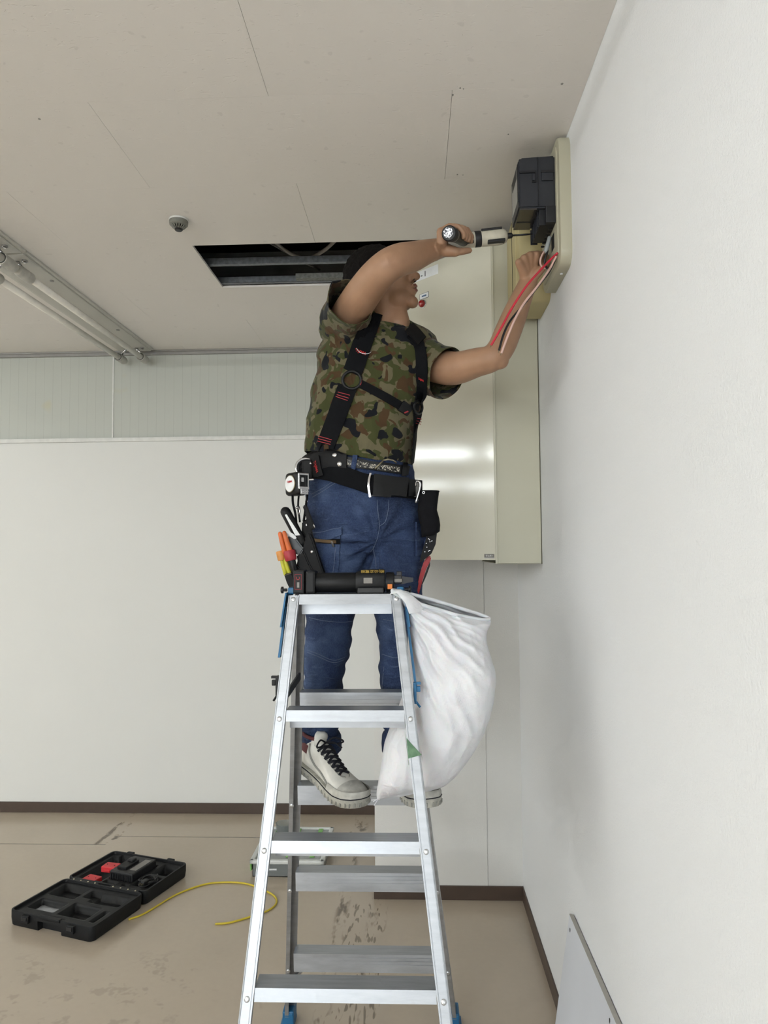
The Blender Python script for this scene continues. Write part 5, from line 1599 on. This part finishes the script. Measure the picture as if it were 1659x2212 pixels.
wire('wire', [on_x(1202, 553, 0.418), at(1192, 573, 2.066), at(1180, 592, 2.050), at(1158, 622, 2.035), at(1132, 655, 2.025), at(1112, 690, 2.015), at(1096, 728, 2.01), at(1083, 763, 2.005)], 0.0032, 'wire_pale', 'pale pinkish wire hanging beside the red one')
wire('wire', [on_x(1201, 557, 0.418), at(1187, 586, 2.075), at(1172, 606, 2.060), at(1150, 634, 2.048), at(1128, 662, 2.040), at(1103, 692, 2.030), at(1088, 722, 2.02), at(1078, 757, 2.015)], 0.0032, 'wire_black', 'black wire hanging behind the pale one')
MB_ = thing('crimp_connector', 'grey connector with short wires plugged into the underside of the meter', 'connector', at(1184, 530, 2.11))
plain('connector_grey', (150, 156, 156), 0.3)
MB().capsule([at(1187, 514, 2.105), at(1184, 526, 2.108), at(1179, 542, 2.112)], [0.0060, 0.0066, 0.0072], 12).obj('sleeve', 'connector_grey', MB_, smooth=True)
MB().tube([tuple(p) for p in spline([tuple(at(*q)) for q in ((1183, 530, 2.112), (1182, 545, 2.110), (1178, 556, 2.110), (1177, 570, 2.115), (1182, 580, 2.125))], 6)], 0.0034, 8).obj('short_wire', 'wire_black', MB_, smooth=True)
MB().tube([tuple(p) for p in spline([tuple(at(*q)) for q in ((1178, 540, 2.114), (1171, 551, 2.108), (1167, 563, 2.108), (1169, 574, 2.115), (1178, 581, 2.125))], 6)], 0.0030, 8).obj('short_wire', 'wire_pale', MB_, smooth=True)

# ================================================================ black cordless tool lying on the top step
TY = 1.915
TZ = LH
def tx(px): return at(px, 1265, TY).x
tool = thing('cordless_tool', 'black cordless power tool lying on the top step of the ladder', 'power tool', (tx(760), TY, TZ))
plain('tool_black', (17, 18, 20), 0.5, var=0.12, bump=0.1, bscale=600, spec=0.3)
AXZ = TZ + 0.0285
bt = MB().box2((tx(637), TY - 0.032, TZ + 0.0005), (tx(661), TY + 0.034, TZ + 0.062), 0.004).obj('battery_pack', 'tool_black', tool)
ff = TY - 0.0322
br = MB()
x0, x1, z0, z1 = tx(641), tx(655.5), TZ + 0.012, TZ + 0.052
for lo, hi in (((x0, z0), (x1, z0 + 0.0009)), ((x0, z1 - 0.0009), (x1, z1)), ((x0, z0), (x0 + 0.0009, z1)), ((x1 - 0.0009, z0), (x1, z1))):
    br.box2((lo[0], ff - 0.0004, lo[1]), (hi[0], ff + 0.0006, hi[1]))
br.obj('label_border', 'thread_red', bt)
text_on('lettering', 'C', 0.013, V((x0 + x1) / 2, ff, z1 - 0.011), (0, 0, 1), (-1, 0, 0), 'thread_red', bt, 0.0005)
MB().box2(((x0 + x1) / 2 - 0.003, ff - 0.0005, z0 + 0.005), ((x0 + x1) / 2 + 0.003, ff, z0 + 0.019)).obj('grey_print', 'label_grey', bt)
MB().box2((tx(663), TY - 0.030, TZ + 0.0005), (tx(684), TY + 0.032, TZ + 0.060), 0.006).obj('battery_shoe', 'tool_black', tool)
MB().lathe([(0.0235, 0), (0.0255, 0.004), (0.0262, 0.05), (0.0262, tx(775) - tx(682)), (0.0245, tx(777) - tx(682))], (tx(682), TY, AXZ), (1, 0, 0), 36).obj('grip_barrel', 'tool_black', tool, auto=40)
hh = []
for px, ry, rz, dz in ((770, 0.0270, 0.0275, 0), (776, 0.0285, 0.0290, 0.001), (784, 0.0290, 0.0300, 0.003), (800, 0.0290, 0.0305, 0.004), (828, 0.0290, 0.0305, 0.004), (832, 0.0275, 0.0285, 0.003)):
    zc = AXZ + dz
    hh.append([V(tx(px), TY + math.copysign(abs(math.cos(a)) ** 0.8, math.cos(a)) * ry, max(TZ + 0.0006, zc + math.copysign(abs(math.sin(a)) ** 0.8, math.sin(a)) * rz)) for a in np.linspace(0, 2 * PI, 33)[:-1]])
hou = MB().loft(hh).obj('motor_housing', 'tool_black', tool, auto=40)
MB().box2((tx(787), TY - 0.0300, AXZ - 0.002), (tx(806), TY - 0.0282, AXZ + 0.013), 0.001).obj('grey_plate', 'label_grey', hou)
plain('gold_ink', (196, 168, 90), 0.45, 0.4)
nrm_ = V(0, -0.55, 0.83).normalized()
ctr = V(tx(806), TY - 0.0220, AXZ + 0.0272)
text_on('lettering', '株)公立電設', 0.0135, ctr, (-1, 0, 0), nrm_.cross(V(-1, 0, 0)), 'gold_ink', hou, 0.0028, 0.86)
MB().box2((tx(774), TY - 0.034, TZ + 0.0008), (tx(830), TY - 0.026, TZ + 0.016), 0.003).obj('side_rail', 'driver_black', hou)
MB().lathe([(0.0255, 0), (0.0262, 0.002), (0.0262, tx(850) - tx(834)), (0.0235, tx(852) - tx(834))], (tx(834), TY, AXZ), (1, 0, 0), 32).obj('gear_collar', 'tool_black', tool, auto=40)
plain('label_orange', (216, 122, 40), 0.5)
MB().box2((tx(838), TY - 0.0275, AXZ - 0.017), (tx(848), TY - 0.0225, AXZ - 0.004), 0.0005).obj('orange_label', 'label_orange', tool)
jw = MB()
jw.box2((tx(850), TY - 0.012, AXZ - 0.004), (tx(868), TY + 0.012, AXZ + 0.018), 0.002)
jw.box2((tx(857), TY - 0.009, AXZ + 0.012), (tx(868), TY + 0.009, AXZ + 0.028), 0.002)
jw.obj('jaw_body', 'black_steel', tool)
MB().box2((tx(842), TY - 0.018, AXZ + 0.001), (tx(869), TY - 0.011, AXZ + 0.009), 0.001).obj('link_arm', 'label_grey', tool)
MB().prism([V(tx(866), TY - 0.008, AXZ + 0.016), V(tx(893), TY - 0.008, AXZ + 0.011), V(tx(893), TY - 0.008, AXZ + 0.001), V(tx(866), TY - 0.008, AXZ - 0.006)], (0, 0.016, 0)).obj('jaw', 'black_steel', tool)

# ================================================================ white sack hung on the ladder
t = NT('sack_white'); v = t.coord((1, 1, 1))
wv = t.noise(t.coord((500, 500, 60)), 1, 2)
t.set(color=t.ramp(t.noise(v, 8, 4), [(0.3, lin(226, 226, 230)), (0.7, lin(238, 238, 241))]), rough=0.5, spec=0.4, sss=0.1)
t.bump(t.math('ADD', t.math('MULTIPLY', t.noise(v, 26, 4, 0.6, 0.8), 2.0), t.math('MULTIPLY', wv, 0.15)), 0.35, 0.004)
rows = [  # left x, left y, right x, right y, left depth, right depth, half depth, front sag px
    (848, 1276, 1056, 1336, 1.868, 1.985, 0.020, 13), (862, 1292, 1060, 1345, 1.885, 1.985, 0.040, 15), (876, 1322, 1050, 1364, 1.905, 1.985, 0.062, 10), (882, 1365, 1049, 1388, 1.92, 1.975, 0.080, 4),
    (884, 1412, 1061, 1424, 1.930, 1.965, 0.092, 0), (880, 1462, 1070, 1462, 1.935, 1.960, 0.100, 0), (870, 1512, 1066, 1508, 1.935, 1.955, 0.102, 0), (852, 1560, 1053, 1560, 1.930, 1.950, 0.100, 0),
    (836, 1604, 1040, 1598, 1.925, 1.945, 0.096, 0), (827, 1648, 1016, 1638, 1.920, 1.940, 0.088, 0), (819, 1686, 986, 1674, 1.915, 1.935, 0.070, 0), (815, 1712, 956, 1698, 1.915, 1.930, 0.045, 0), (816, 1727, 930, 1708, 1.915, 1.928, 0.014, 0)]
rows = [tuple(q) for q in spline(rows, 9)]
NS = 150
random.seed(3)
hang = np.array((852.0, 1279.0))
rings = []
for ri, (lx, ly, rx, ry, yl, yr, b, sag) in enumerate(rows):
    rg = []
    for k in range(NS):
        th_ = 2 * PI * k / NS
        c, s = math.cos(th_), math.sin(th_)
        u = 0.5 + 0.5 * math.copysign(abs(c) ** 0.9, c)
        x, y = lx + (rx - lx) * u, ly + (ry - ly) * u
        y += sag * (-s if s < 0 else -0.35 * s)
        Yc = yl + (yr - yl) * u
        p = at(x, y, Yc + b * math.copysign(abs(s) ** 0.85, s))
        # folds fanning out from the corner it hangs by
        d = np.array((x, y)) - hang
        ang_ = math.atan2(d[1], d[0])
        far = min(1, np.hypot(*d) / 120) * max(0.15, 1 - ri / len(rows) * 0.75)
        f1 = math.sin(ang_ * 19 + (2 if s < 0 else 5) + 2.2 * noise.noise(Vector((x * 0.012, y * 0.012, s))))
        f2 = math.sin(ang_ * 43 + 1.0 + 2.0 * noise.noise(Vector((x * 0.02, y * 0.02, 4))))
        fold = 0.008 * far * ((1 - 2 * abs(f1) ** 0.7) + 0.4 * (1 - 2 * abs(f2) ** 0.7))
        crum = 0.012 * noise.noise(Vector((p.x * 9, p.y * 9, p.z * 7))) + 0.010 * (0.5 - abs(noise.noise(Vector((p.x * 16 + p.z * 5, p.y * 16, p.z * 11))))) + 0.004 * (0.5 - abs(noise.noise(Vector((p.x * 40, p.y * 40, p.z * 28)))))
        low = min(1, ri / 18)
        out = V(0, s, 0) * (fold + crum * low) + V(c, 0, 0) * crum * 0.5 * low
        rg.append(p + out)
    rings.append(rg)
sk = thing('sack', 'white plastic sack hanging open from the right side of the stepladder', 'sack', at(930, 1500, 1.94))
mbx = MB().loft(rings[::-1], cap=False)
bmesh.ops.holes_fill(mbx.bm, edges=[e for e in mbx.bm.edges if e.is_boundary and all(v_.co.z < 1.0 for v_ in e.verts)], sides=0)
mbx.obj('bag', 'sack_white', sk, smooth=True)
hem = [p for p in rings[0]]
MB().tube(hem + hem[:2], 0.0055, 8, cap=False).obj('rolled_hem', 'sack_white', sk, smooth=True)
# the corner pulled over the ladder's edge
fl = MB()
pts = [(836, 1281, 1.862), (850, 1273, 1.872), (866, 1276, 1.885), (880, 1290, 1.882), (868, 1312, 1.855), (858, 1296, 1.853)]
fl.loft([[at(842, 1284, 1.852), at(857, 1281, 1.845), at(874, 1300, 1.842), at(884, 1326, 1.850)], [at(846, 1277, 1.853), at(861, 1275, 1.848), at(882, 1292, 1.846), at(906, 1322, 1.860)], [at(852, 1273, 1.875), at(866, 1273, 1.875), at(890, 1286, 1.885), at(920, 1310, 1.89)]], cap=False, closed=False)
fl.obj('gripped_corner', 'sack_white', sk, smooth=True)
for q in (((818, 1724), (806, 1732)), ((817, 1726), (808, 1740)), ((820, 1727), (802, 1728))):
    MB().tube([at(q[0][0], q[0][1], 1.915), at(q[1][0], q[1][1], 1.915)], 0.0012, 5).obj('frayed_thread', 'sack_white', sk)

# ================================================================ open tool case on the floor
CO = V(-1.655, 2.945, 0)
ca = V(0.395, -0.128, 0).normalized()
cb2 = V(-ca.y, ca.x, 0)
CWD, CHD, CHT = 0.425, 0.300, 0.060
def cpt(a, b, z): return CO + ca * a + cb2 * b + V(0, 0, z)
plain('case_black', (20, 21, 23), 0.55, var=0.12, bump=0.12, bscale=500, spec=0.3)
case = thing('tool_case', 'black open tool case lying on the floor to the left of the ladder', 'tool case', cpt(CWD / 2, CHD, 0))
def rrect(a0, a1, b0, b1, r_, n=5):
    out = []
    for ca_, cb_, s0 in ((a1 - r_, b1 - r_, 0), (a0 + r_, b1 - r_, 90), (a0 + r_, b0 + r_, 180), (a1 - r_, b0 + r_, 270)):
        for k in range(n + 1):
            an = math.radians(s0 + 90 * k / n)
            out.append((ca_ + r_ * math.cos(an), cb_ + r_ * math.sin(an)))
    return out
def notched(o, b0, n, inset=0.0):
    "puts the hand gap into the front edge of an outline"
    k = 12                                          # end of the third corner
    return o[:k + 6] + [(0.150, b0 + inset), (0.152, b0 + max(n, inset)), (0.268, b0 + max(n, inset)), (0.270, b0 + inset)] + o[k + 6:]
def half(name, b0, b1, cav, front):
    sh_ = MB()
    ol = rrect(0, CWD, b0, b1, 0.022)
    il = rrect(0.008, CWD - 0.008, b0 + 0.008, b1 - 0.008, 0.016)
    rings_ = []
    ctr_ = ((CWD) / 2, (b0 + b1) / 2)
    def sc(o, k): return [(ctr_[0] + (a - ctr_[0]) * k, ctr_[1] + (b - ctr_[1]) * k) for a, b in o]
    gap = 0.026 if front else 0.0
    for o, z, n, i_ in ((sc(ol, 0.965), 0.0, gap, 0.005), (sc(ol, 0.985), 0.004, gap, 0.002), (ol, 0.030, gap, 0.0), (ol, CHT - 0.022, gap, 0.0), (ol, CHT - 0.0215, 0.0, 0.0), (ol, CHT - 0.003, 0.0, 0.0), (sc(ol, 0.995), CHT, 0.0, 0.0008), (il, CHT, 0.0, 0.008), (sc(il, 0.99), CHT - 0.012, 0.0, 0.009)):
        rings_.append([cpt(a, b, z) for a, b in notched(o, b0, n, i_)])
    sh_.loft(rings_, cap=False)
    sh_.loft([[cpt(a, b, 0.0) for a, b in sc(rrect(0, CWD, b0 + gap, b1, 0.022), 0.965)], [cpt(a, b, 0.0008) for a, b in sc(rrect(0, CWD, b0 + gap, b1, 0.022), 0.965)]])
    shell = sh_.obj(name, 'case_black', case, auto=40)
    # moulded tray
    na, nb = 84, 60
    def hgt(a, b):
        z = CHT - 0.010
        for (x0, x1, y0, y1, dz, rot_) in cav:
            ca0, cb0 = (x0 + x1) / 2, (y0 + y1) / 2
            u = a - ca0; w = b - cb0
            c, s = math.cos(rot_), math.sin(rot_)
            u, w = c * u + s * w, -s * u + c * w
            e = min((x1 - x0) / 2 - abs(u), (y1 - y0) / 2 - abs(w))
            k = min(1, max(0, e / 0.006))
            k = k * k * (3 - 2 * k)
            z = min(z, CHT - 0.010 - dz * k)
        return z
    a_ = np.linspace(0.006, CWD - 0.006, na); b_ = np.linspace(b0 + 0.006, b1 - 0.006, nb)
    MB().loft([[cpt(a, b, hgt(a, b)) for a in a_] for b in b_], cap=False, closed=False).obj('moulded_tray', 'case_black', shell, smooth=True)
    return shell
fr_cav = [(0.03, 0.17, 0.175, 0.275, 0.030, 0), (0.06, 0.15, 0.19, 0.24, 0.036, 0), (0.035, 0.175, 0.055, 0.135, 0.034, 0), (0.20, 0.34, 0.050, 0.150, 0.034, 0), (0.225, 0.315, 0.070, 0.120, 0.040, 0),
          (0.24, 0.39, 0.175, 0.255, 0.030, 0.05), (0.19, 0.25, 0.20, 0.26, 0.022, 0), (0.366, 0.386, 0.045, 0.135, 0.036, 0), (0.15, 0.265, 0.014, 0.032, 0.006, 0)]
h1 = half('case_lid', 0.0, CHD, fr_cav, True)
bk_cav = [(0.03, 0.16, 0.345, 0.575, 0.038, 0), (0.17, 0.30, 0.38, 0.56, 0.040, 0), (0.31, 0.40, 0.36, 0.46, 0.036, 0), (0.32, 0.40, 0.48, 0.58, 0.040, 0), (0.06, 0.12, 0.56, 0.60, 0.03, 0), (0.17, 0.24, 0.325, 0.365, 0.03, 0), (0.27, 0.30, 0.325, 0.36, 0.02, 0)]
h2 = half('case_base', CHD + 0.012, 2 * CHD + 0.012, bk_cav, False)
RC = Matrix((ca, cb2, V(0, 0, 1))).transposed()
# hinge rows with bright pins, latches, carrying handle
for a in (0.03, 0.245):
    hg = MB().box(cpt(a + 0.075, CHD + 0.006, CHT - 0.008), (0.15, 0.024, 0.014), RC, 0.003).obj('hinge', 'case_black', case)
    for k in range(4):
        MB().lathe([(0.0042, 0), (0.0032, 0.0025), (0, 0.0028)], cpt(a + 0.016 + k * 0.039, CHD + 0.004, CHT - 0.001), (0, 0, 1), 10).obj('hinge_pin', 'brass_dull', hg)
for a in (0.095, 0.325):
    lt = MB().box(cpt(a, -0.006, CHT - 0.020), (0.036, 0.016, 0.030), RC, 0.003).obj('latch', 'case_black', h1)
    MB().box(cpt(a, -0.015, CHT - 0.016), (0.026, 0.006, 0.014), RC, 0.002).obj('latch_tab', 'driver_black', lt)
    MB().box(cpt(a, 2 * CHD + 0.018, CHT - 0.006), (0.036, 0.014, 0.016), RC, 0.003).obj('latch_seat', 'case_black', h2)
MB().box(cpt(0.21, 0.004, CHT - 0.004), (0.11, 0.016, 0.012), RC, 0.003).obj('carry_handle', 'case_black', h1)
# what lies in the case
def zbag(i, j): return 0.050 + 0.006 * noise.noise(Vector((i * 0.7, j * 0.7, 2)))
bgm = MB()
bgm.loft([[cpt(0.045 + 0.125 * i / 9 + 0.004 * noise.noise(Vector((i, j, 0))), 0.062 + 0.066 * j / 6, 0.026 + 0.010 * math.sin(i / 9 * PI) * math.sin(j / 6 * PI) + 0.006 * noise.noise(Vector((i * 0.8, j * 0.8, 3)))) for i in range(10)] for j in range(7)], cap=False, closed=False)
t = NT('clear_film'); t.set(color=lin(196, 198, 202), rough=0.2, trans=0.35)
tag(bgm.obj('plastic_bag', 'clear_film', smooth=True, org=cpt(0.1, 0.1, 0.026)), 'crumpled clear plastic bag in the lid of the open tool case', 'plastic bag')
plain('battery_red', (206, 48, 54), 0.5)
for (a, b, rot_, lab) in ((0.105, 0.470, 0.10, 'red battery cover beside the charger in the open tool case'), (0.095, 0.360, -0.05, 'red battery cover nearest the hinge in the open tool case')):
    R2 = RC @ Matrix.Rotation(rot_, 3, 'Z')
    zb = 0.036 if b > 0.4 else 0.024
    bc = thing('battery_cover', lab, 'battery cover', cpt(a, b, zb), 'red battery covers')
    MB().box(cpt(a, b, zb + 0.014), (0.070, 0.052, 0.026), R2, 0.004).obj('cover', 'battery_red', bc)
    MB().box(cpt(a, b - 0.027, zb + 0.010), (0.030, 0.006, 0.012), R2, 0.002).obj('tab', 'battery_red', bc)
    for k in (-0.02, 0.02):
        MB().lathe([(0.003, 0), (0.003, 0.0006)], cpt(a + k, b, zb + 0.0272), (0, 0, 1), 8).obj('screw_hole', 'hole_dark', bc)
chg = thing('battery_charger', 'black battery charger with cooling ribs in the open tool case', 'charger', cpt(0.235, 0.465, 0.016))
cgb = MB().box(cpt(0.235, 0.465, 0.050), (0.125, 0.165, 0.068), RC, 0.006).obj('housing', 'driver_black', chg)
for k in range(12):
    MB().box(cpt(0.182 + k * 0.0095, 0.3815, 0.056), (0.004, 0.004, 0.034), RC).obj('vent_rib', 'case_black', cgb)
MB().box(cpt(0.215, 0.455, 0.088), (0.050, 0.090, 0.012), RC, 0.003).obj('battery_dock', 'case_black', chg)
MB().box(cpt(0.215, 0.480, 0.098), (0.030, 0.030, 0.012), RC, 0.004).obj('dock_hook', 'driver_black', chg)
MB().box(cpt(0.272, 0.470, 0.0845), (0.034, 0.110, 0.002), RC, 0.0005).obj('rating_plate', 'label_grey', chg)
cdp = []
for k in range(64):
    a = k / 64 * 2 * PI * 3.2
    rr_ = 0.034 + 0.006 * math.sin(a * 1.7)
    cdp.append(tuple(cpt(0.355 + rr_ * math.cos(a), 0.415 + rr_ * 1.1 * math.sin(a), 0.042 + k / 64 * 0.022 + 0.004 * math.sin(a * 2.3))))
MB().tube(cdp, 0.0036, 8).obj('power_cord', 'driver_black', chg, smooth=True)
pg = MB().box(cpt(0.372, 0.372, 0.066), (0.022, 0.034, 0.018), RC, 0.005).obj('plug', 'driver_black', chg)
for k in (-0.006, 0.006):
    MB().box(cpt(0.372 + k, 0.349, 0.066), (0.0016, 0.016, 0.006), RC).obj('prong', 'brass_dull', pg)

# ================================================================ yellow cable on the floor
plain('cable_yellow', (206, 184, 54), 0.5)
yp = [(-1.179, 2.990), (-1.130, 3.044), (-1.055, 3.204), (-0.965, 3.300), (-0.883, 3.327), (-0.79, 3.322), (-0.715, 3.286), (-0.625, 3.21), (-0.600, 3.140), (-0.625, 3.075), (-0.690, 3.020), (-0.76, 2.975), (-0.814, 2.964)]
P = [tuple(p) for p in spline([(x, y, 0.0042) for x, y in yp], 8)]
yc = thing('yellow_cable', 'thin yellow cable curling across the floor from the tool case', 'cable', (-0.88, 3.33, 0))
MB().tube(P, 0.0040, 10).obj('sheath', 'cable_yellow', yc, smooth=True)
MB().tube([P[-1], Vector(P[-1]) + V(-0.006, -0.001, 0)], 0.002, 8).obj('cut_end', 'brass_dull', yc)

# ================================================================ clear parts box behind the ladder
t = NT('clear_plastic'); v = t.coord((1, 1, 1))
t.set(color=lin(216, 222, 220), rough=0.28, trans=0.72, ior=1.2)
t = NT('clear_lid'); t.set(color=lin(218, 222, 220), rough=0.35, trans=0.45, ior=1.2)
plain('lid_rim', (214, 216, 212), 0.45)
plain('clip_green', (120, 178, 92), 0.45)
BX0, BX1, BY0, BY1, BH = -0.772, -0.425, 3.385, 3.800, 0.078
bin_ = thing('parts_box', 'clear plastic parts box with green clips on the floor behind the ladder', 'storage box', ((BX0 + BX1) / 2, (BY0 + BY1) / 2, 0))
w_ = MB()
for lo, hi in (((BX0 + 0.012, BY0 + 0.012, 0), (BX1 - 0.012, BY1 - 0.012, 0.003)), ((BX0 + 0.012, BY0 + 0.012, 0), (BX1 - 0.012, BY0 + 0.0145, BH - 0.012)), ((BX0 + 0.012, BY1 - 0.0145, 0), (BX1 - 0.012, BY1 - 0.012, BH - 0.012)),
               ((BX0 + 0.012, BY0 + 0.012, 0), (BX0 + 0.0145, BY1 - 0.012, BH - 0.012)), ((BX1 - 0.0145, BY0 + 0.012, 0), (BX1 - 0.012, BY1 - 0.012, BH - 0.012))):
    w_.box2(lo, hi)
w_.obj('tub', 'clear_plastic', bin_)
lid = MB().box2((BX0 + 0.004, BY0 + 0.004, BH - 0.010), (BX1 - 0.004, BY1 - 0.004, BH - 0.007)).obj('lid', 'clear_lid', bin_)
rim = MB()
o_ = [(a, b) for a, b in ((BX0, BY0), (BX1, BY0), (BX1, BY1), (BX0, BY1))]
for (lo, hi) in (((BX0, BY0, BH - 0.018), (BX1, BY0 + 0.022, BH)), ((BX0, BY1 - 0.022, BH - 0.018), (BX1, BY1, BH)), ((BX0, BY0, BH - 0.018), (BX0 + 0.022, BY1, BH)), ((BX1 - 0.022, BY0, BH - 0.018), (BX1, BY1, BH))):
    rim.box2(lo, hi, 0.006)
rim.obj('lid_rim', 'lid_rim', lid)
for y0_, y1_ in ((BY0 + 0.05, BY0 + 0.13), (BY0 + 0.20, BY0 + 0.25), (BY1 - 0.06, BY1 - 0.02)):
    for x_ in (BX0 + 0.055, BX0 + 0.16, BX1 - 0.075):
        MB().box2((x_, y0_, BH - 0.0065), (x_ + 0.022, y1_, BH - 0.003), 0.001).obj('green_rib', 'clip_green', lid)
MB().box2((BX0 - 0.004, BY0 + 0.03, 0.018), (BX0 + 0.004, BY0 + 0.15, BH - 0.012), 0.003).obj('side_clip', 'clip_green', bin_)
random.seed(11)
for k in range(5):
    x_ = random.uniform(BX0 + 0.05, BX1 - 0.07); y_ = random.uniform(BY0 + 0.035, BY1 - 0.09)
    c = tag(MB().box((x_, y_, 0.012 + 0.0005), (0.045, 0.030, 0.018), random.uniform(-0.6, 0.6), 0.003).box((x_, y_, 0.026), (0.030, 0.020, 0.010), random.uniform(-0.6, 0.6), 0.002).obj('metal_fitting', 'galvanised' if k % 3 else 'label_white', org=(x_, y_, 0.003)),
            'small metal fitting lying inside the clear parts box', 'fitting', 'fittings in the parts box')
MB().box2((BX0 + 0.040, BY0 + 0.0095, 0.030), (BX0 + 0.125, BY0 + 0.0118, 0.037), 0.0005).obj('paper_strip', 'label_white', bin_)
cup = thing('clear_cup', 'small clear plastic cup standing on the far end of the parts box', 'cup', (-0.665, 3.70, BH))
MB().lathe([(0.034, 0.0), (0.038, 0.003), (0.043, 0.055), (0.045, 0.060), (0.042, 0.060), (0.036, 0.005), (0.0, 0.005)], (-0.665, 3.70, BH - 0.006), (0, 0, 1), 28).obj('wall', 'clear_plastic', cup, smooth=True)
tag(MB().lathe([(0.020, 0), (0.026, 0.004), (0.024, 0.010), (0.012, 0.014), (0.0, 0.015)], (-0.595, 3.66, BH - 0.0065), (0.1, 0, 1), 20).obj('bottle_cap', 'label_white', smooth=True, org=(-0.595, 3.66, BH)), 'white plastic lid lying on the parts box beside the clear cup', 'lid')

# ================================================================ white board leaning on the right wall
plain('board_white', (214, 217, 224), 0.55, var=0.03, scale=4)
lbz = 0.440
xb, xt = XR - 0.082, XR - 0.0145
lv = V(xt - xb, 0, lbz).normalized()
ln = V(-lv.z, 0, lv.x)
thk = 0.012
y_far, y_near = 2.178, 0.55
b0_ = V(xb, 0, 0.002)
prof_ = [b0_, b0_ + lv * 0.446, b0_ + lv * 0.446 - ln * thk, b0_ - ln * thk]
lean = thing('leaning_board', 'white panel leaning against the right wall at the bottom right', 'board', (XR - 0.05, 1.6, 0))
MB().loft([[p + V(0, y_far, 0) for p in prof_], [p + V(0, y_near, 0) for p in prof_]]).obj('panel', 'board_white', lean)
eb = [b0_ + lv * 0.4462 + ln * 0.0006, b0_ + lv * 0.4475 + ln * 0.0006, b0_ + lv * 0.4475 - ln * thk, b0_ + lv * 0.4462 - ln * thk]
MB().loft([[p + V(0, y_far, 0) for p in eb], [p + V(0, y_near, 0) for p in eb]]).obj('edge_band', 'board_edge', lean)
for y_, s_ in ((2.150, 0.415), (1.735, 0.425)):
    MB().box(b0_ + lv * s_ + ln * 0.0006 + V(0, y_, 0), (0.0012, 0.004, 0.011)).obj('nail_hole', 'hole_dark', lean)
